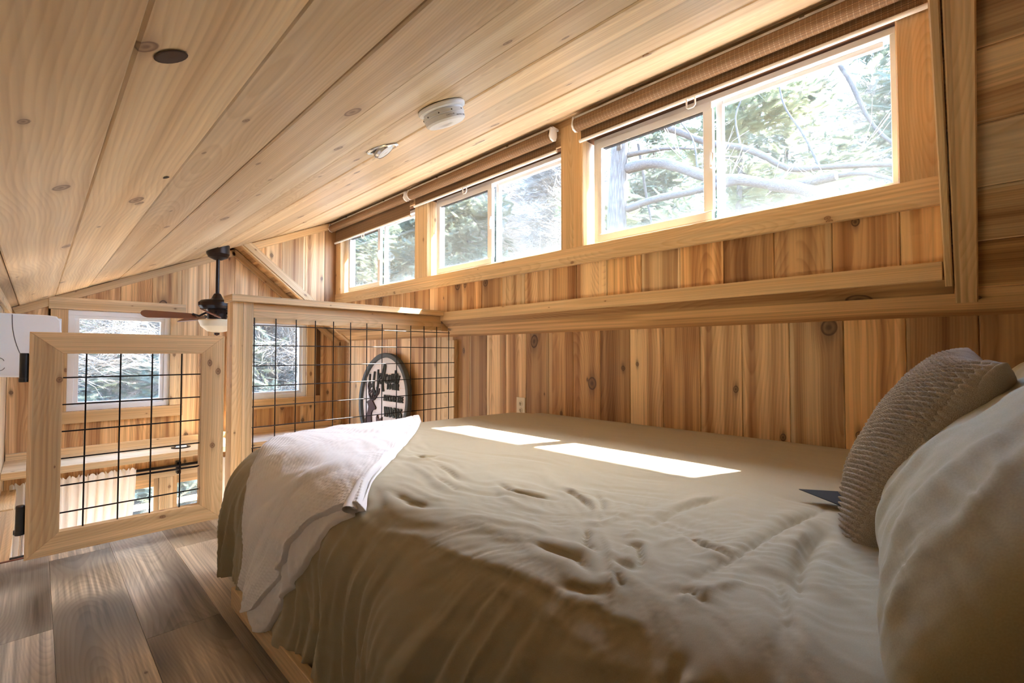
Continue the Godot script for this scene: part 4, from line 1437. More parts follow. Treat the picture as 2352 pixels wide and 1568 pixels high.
func flat_shape(pts: PackedVector2Array, at: Transform3D, depth: float) -> ArrayMesh:
	var mb := MB.new()
	var ix := Geometry2D.triangulate_polygon(pts)
	for k in range(0, ix.size(), 3):
		var a := pts[ix[k]]
		var b := pts[ix[k + 1]]
		var c := pts[ix[k + 2]]
		if (b - a).cross(c - a) < 0:
			var q := b
			b = c
			c = q
		mb.tri(at * Vector3(a.x, a.y, 0), at * Vector3(b.x, b.y, 0), at * Vector3(c.x, c.y, 0))
		mb.tri(at * Vector3(a.x, a.y, -depth), at * Vector3(c.x, c.y, -depth), at * Vector3(b.x, b.y, -depth))
	var ccw := not Geometry2D.is_polygon_clockwise(pts)
	for k in pts.size():
		var a := pts[k]
		var b := pts[(k + 1) % pts.size()]
		if not ccw:
			var q := a
			a = b
			b = q
		mb.quad(at * Vector3(a.x, a.y, -depth), at * Vector3(b.x, b.y, -depth), at * Vector3(b.x, b.y, 0), at * Vector3(a.x, a.y, 0))
	return mb.mesh()

func sign_board() -> void:
	var rad := 0.375
	var t := thing("welcome_sign", "round slatted white sign with a dark rim, deer silhouette and raised lettering", "sign", Vector3(1.99, 0.41, -3.41))
	t.basis = Basis(Vector3(0, 0, 1), Vector3(0, 1, 0), Vector3(-1, 0, 0)) * Basis(Vector3(1, 0, 0), deg_to_rad(-4.0))
	# slats across the disc
	var ys := [-0.375, -0.25, -0.115, -0.005, 0.105, 0.215, 0.375]
	for k in ys.size() - 1:
		var pg := PackedVector2Array()
		var r := rad - 0.012
		var y0: float = clampf(ys[k] + 0.001, -r, r)
		var y1: float = clampf(ys[k + 1] - 0.001, -r, r)
		for q in 9:
			var y := lerpf(y0, y1, q / 8.0)
			pg.append(Vector2(sqrt(maxf(0.0, r * r - y * y)), y))
		for q in 9:
			var y := lerpf(y1, y0, q / 8.0)
			pg.append(Vector2(-sqrt(maxf(0.0, r * r - y * y)), y))
		var mb := MB.new()
		var cl := PackedVector2Array()
		for q in pg:
			if cl.is_empty() or cl[-1].distance_to(q) > 0.002: cl.append(q)
		part(t, "slat", flat_shape(cl, Transform3D(Basis(), Vector3(0, 0, 0.0)), 0.012), M.sign_face)
	var mb := MB.new()
	mb.lathe([Vector2(rad - 0.03, -0.014), Vector2(rad - 0.03, 0.02), Vector2(rad - 0.026, 0.024), Vector2(rad + 0.002, 0.024), Vector2(rad + 0.006, 0.02), Vector2(rad + 0.006, -0.014), Vector2(rad - 0.03, -0.014)], Vector3.ZERO, Vector3(0, 0, 1), 64)
	part(t, "rim", mb.mesh(), M.sign_rim)
	# lettering
	var font := SystemFont.new()
	font.font_names = PackedStringArray(["Droid Sans"])
	font.font_weight = 800
	for w in [["TO OUR", 0.13, 0.112, 0.052, 0.18], ["NECK OF THE", 0.15, 0.018, 0.05, 0.28], ["WOODS", 0.155, -0.092, 0.082, 0.26]]:
		var tm := TextMesh.new()
		tm.text = w[0]
		tm.font = font
		tm.font_size = 64
		tm.depth = 0.012
		tm.pixel_size = 0.001
		var o := part(t, "lettering", tm, M.sign_letter)
		var bb := tm.get_aabb()
		o.scale = Vector3(w[4] / maxf(bb.size.x, 0.01), w[3] / maxf(bb.size.y, 0.01), 1)
		o.position = Vector3(w[1] - bb.get_center().x * o.scale.x, w[2] - bb.get_center().y * o.scale.y, 0.007)
	# script word: Welcome
	var sc := [
		[Vector2(-0.20, 0.20), Vector2(-0.195, 0.12), Vector2(-0.165, 0.095), Vector2(-0.135, 0.13), Vector2(-0.125, 0.22), Vector2(-0.13, 0.12), Vector2(-0.11, 0.06), Vector2(-0.075, 0.04), Vector2(-0.06, 0.12), Vector2(-0.07, 0.24)],
		[Vector2(-0.06, 0.155), Vector2(-0.02, 0.175), Vector2(-0.01, 0.2), Vector2(-0.035, 0.205), Vector2(-0.045, 0.165), Vector2(-0.02, 0.13), Vector2(0.015, 0.16), Vector2(0.04, 0.25), Vector2(0.03, 0.285), Vector2(0.015, 0.24), Vector2(0.02, 0.12), Vector2(0.035, 0.07)],
		[Vector2(0.085, 0.195), Vector2(0.06, 0.2), Vector2(0.055, 0.155), Vector2(0.08, 0.14), Vector2(0.105, 0.16), Vector2(0.115, 0.195), Vector2(0.1, 0.19), Vector2(0.105, 0.15), Vector2(0.13, 0.155), Vector2(0.135, 0.195)],
		[Vector2(0.145, 0.145), Vector2(0.148, 0.2), Vector2(0.165, 0.2), Vector2(0.168, 0.15), Vector2(0.17, 0.2), Vector2(0.188, 0.2), Vector2(0.19, 0.15), Vector2(0.215, 0.165), Vector2(0.23, 0.2), Vector2(0.212, 0.21), Vector2(0.206, 0.16), Vector2(0.225, 0.12), Vector2(0.26, 0.2)],
		[Vector2(0.20, 0.24), Vector2(0.205, 0.16), Vector2(0.212, 0.1)],
	]
	for s in sc: part(t, "script_stroke", stroke(s, 0.0062, Transform3D(Basis(), Vector3(-0.042, 0, 0.014)), 0.014).mesh(), M.sign_letter)
	# tops of the script line below, mostly hidden by the bed
	for s in [[Vector2(0.05, -0.2), Vector2(0.06, -0.165), Vector2(0.07, -0.2), Vector2(0.085, -0.175), Vector2(0.1, -0.21)], [Vector2(0.15, -0.21), Vector2(0.16, -0.175), Vector2(0.165, -0.22), Vector2(0.185, -0.18), Vector2(0.205, -0.22)]]:
		part(t, "script_stroke", stroke(s, 0.006, Transform3D(Basis(), Vector3(0, 0, 0.014)), 0.014).mesh(), M.sign_letter)
	# antlered deer
	var dz := Transform3D(Basis(), Vector3(-0.03, 0, 0.012))
	var body := PackedVector2Array([Vector2(-0.19, -0.018), Vector2(-0.172, -0.002), Vector2(-0.15, -0.006), Vector2(-0.132, -0.026), Vector2(-0.112, -0.044), Vector2(-0.088, -0.062), Vector2(-0.078, -0.076), Vector2(-0.086, -0.088), Vector2(-0.108, -0.092), Vector2(-0.128, -0.1), Vector2(-0.142, -0.12), Vector2(-0.145, -0.15), Vector2(-0.136, -0.185), Vector2(-0.118, -0.215), Vector2(-0.095, -0.25), Vector2(-0.075, -0.3), Vector2(-0.19, -0.3), Vector2(-0.235, -0.265), Vector2(-0.245, -0.22), Vector2(-0.236, -0.175), Vector2(-0.215, -0.135), Vector2(-0.2, -0.1), Vector2(-0.196, -0.07), Vector2(-0.212, -0.05), Vector2(-0.232, -0.036), Vector2(-0.214, -0.026)])
	part(t, "deer_silhouette", flat_shape(body, dz, 0.012), M.sign_deer)
	var fawn := PackedVector2Array([Vector2(-0.06, -0.15), Vector2(-0.045, -0.125), Vector2(-0.03, -0.155), Vector2(0.0, -0.16), Vector2(0.03, -0.14), Vector2(0.03, -0.18), Vector2(0.0, -0.2), Vector2(-0.005, -0.3), Vector2(-0.055, -0.3), Vector2(-0.05, -0.2)])
	part(t, "deer_silhouette", flat_shape(fawn, dz, 0.012), M.sign_deer)
	for s in [[Vector2(-0.16, -0.01), Vector2(-0.2, 0.03), Vector2(-0.205, 0.08), Vector2(-0.17, 0.115)], [Vector2(-0.2, 0.06), Vector2(-0.225, 0.09), Vector2(-0.225, 0.125)], [Vector2(-0.198, 0.04), Vector2(-0.165, 0.06), Vector2(-0.145, 0.075)], [Vector2(-0.15, -0.015), Vector2(-0.1, 0.005), Vector2(-0.075, 0.05), Vector2(-0.085, 0.095)], [Vector2(-0.11, 0.0), Vector2(-0.12, 0.035), Vector2(-0.11, 0.065)], [Vector2(-0.08, 0.03), Vector2(-0.055, 0.05), Vector2(-0.05, 0.085)], [Vector2(-0.135, -0.01), Vector2(-0.15, 0.02), Vector2(-0.14, 0.05)]]:
		part(t, "antler", stroke(s, 0.0075, Transform3D(Basis(), Vector3(-0.03, 0, 0.012)), 0.012).mesh(), M.sign_deer)
	# the ledge the sign stands on
	var l := struct("trim_14", "wooden ledge along the right wall beyond the railing", "shelf")
	slab(l, "board", Vector3(1.9, 0.012, (-2.64 - 3.88) / 2), Vector3(0.31, 0.026, 3.88 - 2.64), M.pale_wood, 2)

# ------------------------------------------------------------------ fixtures
func fixtures() -> void:
	var dn := Vector3(CS, -1, 0).normalized()   # out of the ceiling
	# smoke detector
	var at := Vector3(0.815, ceil_y(0.815), -1.09) + dn * 0.002
	var t := thing("smoke_detector", "round white smoke detector on the plank ceiling", "smoke detector", at)
	var mb := MB.new()
	mb.lathe([Vector2(0.0, 0.0), Vector2(0.069, 0.0), Vector2(0.071, 0.004), Vector2(0.069, 0.011), Vector2(0.064, 0.013), Vector2(0.058, 0.014), Vector2(0.057, 0.02)], Vector3.ZERO, dn, 48)
	part(t, "base", mb.mesh(), M.white_plastic)
	mb = MB.new()
	mb.lathe([Vector2(0.057, 0.016), Vector2(0.061, 0.02), Vector2(0.062, 0.028), Vector2(0.059, 0.0295), Vector2(0.0605, 0.031), Vector2(0.059, 0.043), Vector2(0.053, 0.048), Vector2(0.03, 0.05), Vector2(0.0, 0.05)], Vector3.ZERO, dn, 48)
	var body := part(t, "body", mb.mesh(), M.white_plastic)
	mb = MB.new()
	mb.lathe([Vector2(0.0, 0.0505), Vector2(0.009, 0.0505), Vector2(0.0085, 0.052), Vector2(0.0, 0.0525)], Vector3(0.005, 0.004, 0.012), dn, 20)
	part(body, "test_button", mb.mesh(), M.vinyl)
	# vents and printing round the rim
	var ax := dn.cross(Vector3(0, 0, 1)).normalized()
	var az := ax.cross(dn).normalized()
	for k in 10:
		var a := TAU * k / 10.0
		var dir := ax * cos(a) + az * sin(a)
		mb = MB.new()
		mb.rod(dir * 0.0595 + dn * 0.023, dir * 0.0622 + dn * 0.0255, 0.002, 5)
		part(body, "vent", mb.mesh(), M.slot)
	var font := SystemFont.new()
	font.font_names = PackedStringArray(["Droid Sans"])
	var tq := 0
	for w in ["CAUTION", "INSTALL DATE"]:
		for ch in w.length():
			if w[ch] == " ": continue
			var tm := TextMesh.new()
			tm.text = w[ch]
			tm.font = font
			tm.font_size = 24
			tm.pixel_size = 0.0002
			tm.depth = 0.0003
			var o := part(body, "print", tm, M.ink)
			var a := 0.0
			var dirc := (Vector3(0, EYE, 0) - at)
			a = atan2(dirc.dot(az), dirc.dot(ax)) + 0.15 + ch * 0.06 + tq * 0.5
			var dir := ax * cos(a) + az * sin(a)
			var tang := dn.cross(dir).normalized()
			o.transform = Transform3D(Basis(tang, -dn, dir) if tang.cross(-dn).dot(dir) > 0 else Basis(-tang, -dn, dir), dir * 0.0602 + dn * (0.036 + 0.004 * tq))
		tq += 1
	# recessed eyeball light (switched off)
	at = Vector3(0.868, ceil_y(0.868), -1.51) + dn * 0.0015
	t = thing("eyeball_light", "small recessed eyeball light in the ceiling, switched off", "light", at)
	mb = MB.new()
	mb.lathe([Vector2(0.046, -0.012), Vector2(0.047, 0.002), Vector2(0.05, 0.0045), Vector2(0.058, 0.0035), Vector2(0.061, 0.0)], Vector3.ZERO, dn, 40)
	part(t, "trim_ring", mb.mesh(), M.chrome)
	mb = MB.new()
	mb.lathe([Vector2(0.0, 0.001), Vector2(0.047, 0.001), Vector2(0.047, -0.004)], Vector3.ZERO, dn, 32)
	part(t, "can", mb.mesh(), M.black_plastic)
	mb = MB.new()
	var tilt := (dn + Vector3(0.25, 0, 0.35)).normalized()
	mb.lathe([Vector2(0.041, 0.0), Vector2(0.041, 0.008), Vector2(0.036, 0.015), Vector2(0.034, 0.0155)], dn * 0.001, tilt, 32)
	part(t, "eyeball", mb.mesh(), M.chrome)
	mb = MB.new()
	mb.lathe([Vector2(0.034, 0.014), Vector2(0.02, 0.017), Vector2(0.0, 0.0175)], dn * 0.001, tilt, 32)
	part(t, "lens", mb.mesh(), M.lens)
	# ceiling fan
	var fx := 0.91
	var fz := -3.88
	t = thing("ceiling_fan", "dark bronze ceiling fan with walnut blades and a frosted bowl light", "ceiling fan", Vector3(fx, ceil_y(fx), fz))
	mb = MB.new()
	mb.lathe([Vector2(0.0, 0.02), Vector2(0.072, 0.02), Vector2(0.073, -0.045), Vector2(0.06, -0.07), Vector2(0.03, -0.085), Vector2(0.0, -0.086)], Vector3.ZERO, Vector3.UP, 32)
	part(t, "canopy", mb.mesh(), M.bronze)
	mb = MB.new()
	mb.rod(Vector3(0, -0.08, 0), Vector3(0, -0.36, 0), 0.0125, 16)
	part(t, "downrod", mb.mesh(), M.bronze)
	mb = MB.new()
	mb.lathe([Vector2(0.014, -0.33), Vector2(0.022, -0.335), Vector2(0.038, -0.37), Vector2(0.05, -0.375), Vector2(0.1, -0.385), Vector2(0.115, -0.4), Vector2(0.115, -0.425), Vector2(0.1, -0.445), Vector2(0.07, -0.45), Vector2(0.062, -0.48), Vector2(0.06, -0.52), Vector2(0.0, -0.525)], Vector3.ZERO, Vector3.UP, 40)
	part(t, "motor", mb.mesh(), M.bronze)
	mb = MB.new()
	mb.lathe([Vector2(0.06, -0.525), Vector2(0.11, -0.522), Vector2(0.115, -0.53), Vector2(0.1, -0.57), Vector2(0.06, -0.605), Vector2(0.0, -0.618)], Vector3.ZERO, Vector3.UP, 40)
	part(t, "bowl_shade", mb.mesh(), M.frosted, "frosted cream glass bowl")
	mb = MB.new()
	mb.lathe([Vector2(0.0, -0.615), Vector2(0.018, -0.617), Vector2(0.016, -0.63), Vector2(0.0, -0.638)], Vector3.ZERO, Vector3.UP, 20)
	part(t, "finial", mb.mesh(), M.bronze)
	for k in 5:
		var a := deg_to_rad(225.0 - 46.0 + 72.0 * k)
		var dir := Vector3(cos(a), 0, -sin(a))
		var sd := Vector3(-dir.z, 0, dir.x)
		var bs := Basis(dir, (sd * 0.9 + Vector3.UP * 0.42).normalized(), dir.cross((sd * 0.9 + Vector3.UP * 0.42).normalized()))
		mb = MB.new()
		mb.tube(PackedVector3Array([dir * 0.06 + Vector3(0, -0.47, 0), dir * 0.11 + Vector3(0, -0.5, 0), dir * 0.15 + Vector3(0, -0.488, 0)]), PackedFloat32Array([0.008, 0.007, 0.008]), 8)
		part(t, "blade_arm", mb.mesh(), M.bronze)
		mb = MB.new()
		var pg := PackedVector2Array()
		for q in 25:
			var b := PI * q / 24.0 - PI / 2
			pg.append(Vector2(0.4 + 0.035 * cos(b), 0.062 * sin(b)))
		pg.append(Vector2(0.17, 0.045))
		pg.append(Vector2(0.13, 0.035))
		pg.append(Vector2(0.13, -0.035))
		pg.append(Vector2(0.17, -0.045))
		mb.plank(pg, 0.006, 0.0015, Transform3D(bs, Vector3(0, -0.505, 0)))
		part(t, "blade", mb.mesh(), M.walnut)
	# mini-split air conditioner on the left wall, seen from its end
	t = thing("air_conditioner", "white wall mounted air conditioner seen end on beside the gate", "air conditioner", Vector3(XL, 0.683, -2.9))
	var prof := PackedVector2Array([Vector2(0.002, 0.005), Vector2(0.09, 0.0), Vector2(0.15, 0.012), Vector2(0.19, 0.05), Vector2(0.205, 0.1), Vector2(0.209, 0.18), Vector2(0.204, 0.25), Vector2(0.19, 0.268), Vector2(0.16, 0.272), Vector2(0.002, 0.274)])
	mb = MB.new()
	mb.plank(prof, 0.8, 0.006, frame(Vector3(1, 0, 0), Vector3(0, 1, 0), Vector3(0, 0, 0)))
	var acb := part(t, "body", mb.mesh(), M.white_plastic)
	mb = MB.new()
	# seam between side cover and front panel, curved as on the unit
	var seam := PackedVector3Array()
	var sr := PackedFloat32Array()
	for k in 14:
		var q := k / 13.0
		seam.append(Vector3(0.055 + 0.045 * pow(1.0 - q, 2.2) + 0.0, 0.055 + 0.214 * q, 0.0004))
		sr.append(0.0012)
	mb.tube(seam, sr, 5)
	part(acb, "seam", mb.mesh(), M.shadow_gap)
	mb = MB.new()
	mb.box(Vector3(0.2, 0.175, -0.02), Vector3(0.014, 0.17, 0.012), 0.003)
	part(acb, "front_edge", mb.mesh(), M.vinyl)
	for q in [[0.036, 0.085, 1.0], [0.038, 0.03, -1.0]]:
		mb = MB.new()
		var pts := PackedVector3Array()
		var rd := PackedFloat32Array()
		for k in 6:
			var a: float = k / 5.0 * 1.3
			pts.append(Vector3(q[0] - 0.018 + 0.018 * sin(a), q[1] - 0.018 * q[2] + 0.018 * cos(a) * q[2], 0.0006))
			rd.append(0.001)
		mb.tube(pts, rd, 5)
		part(acb, "knockout_line", mb.mesh(), M.shadow_gap)
	slab(acb, "louver", Vector3(0.14, 0.006, -0.4), Vector3(0.1, 0.006, 0.7), M.vinyl, 2)
	# outlet on the low wall
	t = thing("outlet", "ivory duplex outlet plate on the low wall above the bed", "outlet", Vector3(XW, 0.463, -1.94))
	mb = MB.new()
	mb.box(Vector3(-0.003, 0, 0), Vector3(0.006, 0.116, 0.071), 0.002)
	part(t, "plate", mb.mesh(), M.ivory)
	for s in [0.02, -0.02]:
		mb = MB.new()
		mb.lathe([Vector2(0, 0.009), Vector2(0.0155, 0.009), Vector2(0.0165, 0.006)], Vector3(0, s, 0), Vector3(-1, 0, 0), 24)
		var so := part(t, "socket", mb.mesh(), M.ivory)
		for q in [[0.004, -0.0055, 0.009], [0.004, 0.0055, 0.007]]:
			mb = MB.new()
			mb.box(Vector3(-0.0088, s + q[0], q[1]), Vector3(0.001, q[2], 0.0018), 0.0002)
			part(so, "slot", mb.mesh(), M.slot)
		mb = MB.new()
		mb.lathe([Vector2(0, 0.0093), Vector2(0.0025, 0.0093), Vector2(0.0025, 0.008)], Vector3(0, s - 0.008, 0), Vector3(-1, 0, 0), 10)
		part(so, "slot", mb.mesh(), M.slot)
	# puck light set in the deep gable shelf
	t = thing("puck_light", "small dark ringed puck light on the deep gable shelf", "light", Vector3(0.74, 0.1115, -4.06))
	mb = MB.new()
	mb.lathe([Vector2(0.04, 0.0), Vector2(0.058, 0.0), Vector2(0.058, 0.005), Vector2(0.045, 0.007), Vector2(0.04, 0.003)], Vector3.ZERO, Vector3.UP, 28)
	part(t, "ring", mb.mesh(), M.bronze)
	mb = MB.new()
	mb.lathe([Vector2(0.035, 0.002), Vector2(0.03, 0.014), Vector2(0.015, 0.02), Vector2(0.0, 0.021)], Vector3(0, 0, 0.01), Vector3.UP, 24)
	part(t, "lens", mb.mesh(), M.lens)

# ------------------------------------------------------------------ things of the room below
func below() -> void:
	var zr := ZG + 0.09
	var t := thing("curtain_rod", "black double curtain rod under the deep gable shelf", "curtain rod", Vector3(0.9, -0.055, zr))
	var mb := MB.new()
	mb.rod(Vector3(-1.0, 0, 0), Vector3(1.1, 0, 0), 0.009, 10)
	part(t, "rod", mb.mesh(), M.black_steel)
	mb = MB.new()
	mb.rod(Vector3(-1.0, -0.022, 0.03), Vector3(1.1, -0.022, 0.03), 0.006, 10)
	part(t, "rod", mb.mesh(), M.black_steel)
	for x in [-0.13, 0.75]:
		slab(t, "bracket", Vector3(x, -0.02, -0.045), Vector3(0.024, 0.09, 0.07), M.black_steel)
	curtain("white sheer curtain swept to the left behind the gate", -0.1, 0.5, 0.6, zr)
	curtain("white sheer curtain beside the gate's latch side", 0.9, 1.35, 1.35, zr)
	# ladder rail along the left wall below the loft edge
	t = thing("ladder_rail", "wooden ladder rail with black pipe fittings on the left wall below the gate", "rail", Vector3(XL, -0.05, -3.1))
	slab(t, "ledger", Vector3(0.035, 0, 0), Vector3(0.07, 0.03, 1.0), M.trim_wood_3, 2)
	mb = MB.new()
	mb.rod(Vector3(0.1, 0.01, 0.44), Vector3(0.1, 0.01, -0.5), 0.008, 10)
	part(t, "pipe", mb.mesh(), M.chrome)
	for z in [0.36, -0.05, -0.42]:
		mb = MB.new()
		mb.rod(Vector3(0.07, 0.012, z), Vector3(0.11, 0.012, z), 0.011, 12)
		part(t, "pipe_fitting", mb.mesh(), M.black_plastic)
	slab(t, "end_block", Vector3(0.03, -0.01, -0.76), Vector3(0.06, 0.06, 0.5), M.trim_wood_1, 2)

func curtain(label: String, x0: float, x1: float, k: float, zr: float) -> void:
	var mb := MB.new()
	var nu := 140
	var nv := 30
	var p := PackedVector3Array()
	for j in nv:
		var f := j / (nv - 1.0)
		var y := lerpf(-0.03, -1.85, f)
		var pull := k * 0.28 * smoothstep(0.0, 0.9, f) if x0 < 0.5 else 0.0
		for i in nu:
			var s := i / (nu - 1.0)
			var x := lerpf(x0, x1 - pull, s)
			var rf := 0.016 + 0.012 * f
			var yy := y
			if j == 0: yy += 0.022 * absf(sin(s * 26.0 * PI + 0.6))
			p.append(Vector3(x + 0.006 * sin(s * 90.0), yy, zr + 0.085 + rf * sin(s * 26.0 * PI + 0.8 * sin(f * 3.0 + s * 5.0))))
	mb.grid(p, nu, nv, false, 1, 1, false)
	obj("curtain", mb.mesh(), M.linen_curtain, label, "curtain", "sheer curtains of the room below")

# ------------------------------------------------------------------ outdoors
var sprig: ArrayMesh
var twig: ArrayMesh
var SUN := Vector3(1, 1.43, 0.38).normalized()

func in_sun_path(p: Vector3) -> bool:
	# a gap in the trees lets the sun reach the dormer
	for z in [-0.4, -1.0, -1.8, -2.4]:
		var q := p - Vector3(2.0, 1.55, z)
		var al := q.dot(SUN)
		if al > 0 and (q - SUN * al).length() < 0.55 + al * 0.02: return true
	return false

func make_sprigs() -> void:
	var mb := MB.new()
	var r := RandomNumberGenerator.new()
	r.seed = 5
	mb.tube(PackedVector3Array([Vector3.ZERO, Vector3(0, 0.02, 0.15), Vector3(0, 0.0, 0.3)]), PackedFloat32Array([0.003, 0.002, 0.001]), 3, false)
	for k in 26:
		var f := 0.04 + 0.26 * k / 26.0
		for s in [-1.0, 1.0]:
			var l := 0.05 * (1.1 - f * 2.0) + 0.02
			var b := Vector3(0, 0.01, f)
			var tip := b + Vector3(s * l, r.randf_range(-0.014, 0.01), l * 0.5)
			var w := Vector3(0, 0.002, 0.005)
			mb.tri(b - w, b + w, tip)
	sprig = mb.mesh()
	mb = MB.new()
	for k in 5:
		var d := Vector3(r.randf_range(-0.6, 0.6), r.randf_range(-0.3, 0.6), 1).normalized()
		var st := Vector3(0, 0, 0.06 * k)
		var m := st + d * 0.2
		mb.tube(PackedVector3Array([st, m, m + (d + Vector3(r.randf_range(-0.4, 0.4), r.randf_range(-0.4, 0.4), 0)).normalized() * 0.2]), PackedFloat32Array([0.005, 0.0035, 0.0015]), 3, false)
	twig = mb.mesh()

func tree(called: String, label: String, group: String, at: Vector3, height: float, rad: float, crown0: float, leafmat: String, bark: String, nbr: int, nleaf: int, sd: int, lean := 0.0, limbs := []) -> void:
	var r := RandomNumberGenerator.new()
	r.seed = sd
	var t := thing(called, label, "tree", at, group)
	var pts := PackedVector3Array()
	var rd := PackedFloat32Array()
	for k in 12:
		var f := k / 11.0
		pts.append(Vector3(lean * f * height + r.randf_range(-0.06, 0.06), f * height, r.randf_range(-0.06, 0.06)))
		rd.append(rad * (1.0 - 0.8 * f) * (1.25 if k == 0 else 1.0))
	var mb := MB.new()
	mb.tube(pts, rd, 12, false)
	part(t, "trunk", mb.mesh(), M[bark])
	var spots := PackedVector3Array()
	var dirs := PackedVector3Array()
	mb = MB.new()
	for k in nbr:
		var f := crown0 + (0.98 - crown0) * (k + r.randf()) / nbr
		var a := r.randf() * TAU
		var len_ := (1.0 - f) * height * 0.22 + 0.4
		var d := Vector3(cos(a), r.randf_range(-0.15, 0.35), sin(a)).normalized()
		var bp := PackedVector3Array()
		var br := PackedFloat32Array()
		var p := Vector3(lean * f * height, f * height, 0)
		for q in 7:
			bp.append(p)
			br.append(maxf(0.004, rad * 0.3 * (1.0 - f * 0.6) * (1.0 - q / 6.5)))
			if q > 0:
				for m in 3:
					spots.append(p + Vector3(r.randf_range(-0.15, 0.15), r.randf_range(-0.1, 0.1), r.randf_range(-0.15, 0.15)))
					dirs.append((d + Vector3(r.randf_range(-0.9, 0.9), r.randf_range(-0.4, 0.4), r.randf_range(-0.9, 0.9))).normalized())
			d = (d + Vector3(r.randf_range(-0.25, 0.25), r.randf_range(-0.2, 0.18), r.randf_range(-0.25, 0.25))).normalized()
			p += d * len_ / 6.0
		var skip := false
		for q in bp:
			if in_sun_path(at + q): skip = true
		if not skip: mb.tube(bp, br, 5, false)
	if nbr > 0: part(t, "branches", mb.mesh(), M[bark])
	for l in limbs:
		var lp := PackedVector3Array()
		var lr := PackedFloat32Array()
		var cv := Curve3D.new()
		for q in l[0].size():
			var p: Vector3 = l[0][q] - at
			var p0: Vector3 = l[0][maxi(q - 1, 0)] - at
			var p1: Vector3 = l[0][mini(q + 1, l[0].size() - 1)] - at
			cv.add_point(p, (p0 - p1) * 0.18, (p1 - p0) * 0.18)
		var bk := cv.get_baked_points()
		var stp := maxi(1, bk.size() / 26)
		var idx := 0
		while idx < bk.size():
			var f := float(idx) / bk.size()
			lp.append(bk[idx] + Vector3(0, 0.012 * sin(idx * 0.7), 0.01 * cos(idx * 0.5)))
			lr.append(lerpf(l[1], l[2], f) * (1.0 + 0.07 * sin(idx * 1.7)))
			idx += stp
		mb = MB.new()
		mb.tube(lp, lr, 10)
		part(t, "limb", mb.mesh(), M[bark])
		for q in lp.size():
			if q % 3 == 2:
				spots.append(lp[q])
				dirs.append(Vector3(r.randf_range(-1, 1), r.randf_range(-0.3, 1), r.randf_range(-1, 1)).normalized())
	if spots.size() == 0: return
	var mm := MultiMesh.new()
	mm.transform_format = MultiMesh.TRANSFORM_3D
	mm.mesh = sprig if leafmat != "dry_twig" else twig
	var xf := []
	while xf.size() < nleaf:
		var q := r.randi() % spots.size()
		var p := spots[q] + Vector3(r.randf_range(-0.35, 0.35), r.randf_range(-0.22, 0.22), r.randf_range(-0.35, 0.35))
		if in_sun_path(at + p):
			nleaf -= 1
			continue
		var d := (dirs[q] + Vector3(r.randf_range(-0.6, 0.6), r.randf_range(-0.5, 0.3), r.randf_range(-0.6, 0.6))).normalized()
		var x := Vector3.UP.cross(d).normalized()
		if x.length() < 0.1: x = Vector3.RIGHT
		var s := r.randf_range(0.5, 1.15)
		xf.append(Transform3D(Basis(x, d.cross(x), d).rotated(d, r.randf_range(-0.8, 0.8)).scaled(Vector3(s, s, s)), p))
	mm.instance_count = xf.size()
	for q in xf.size(): mm.set_instance_transform(q, xf[q])
	var mi := MultiMeshInstance3D.new()
	mi.name = "foliage"
	mi.multimesh = mm
	mi.material_override = M[leafmat]
	mi.set_meta("kind", "stuff")
	t.add_child(mi)

func ground_y(x: float, z: float) -> float:
	var hill := maxf(0.0, -z - 8.0) * 0.5 + maxf(0.0, x - 12.0) * 0.1
	return -2.7 + hill + 0.25 * sin(x * 0.5) * cos(z * 0.4)

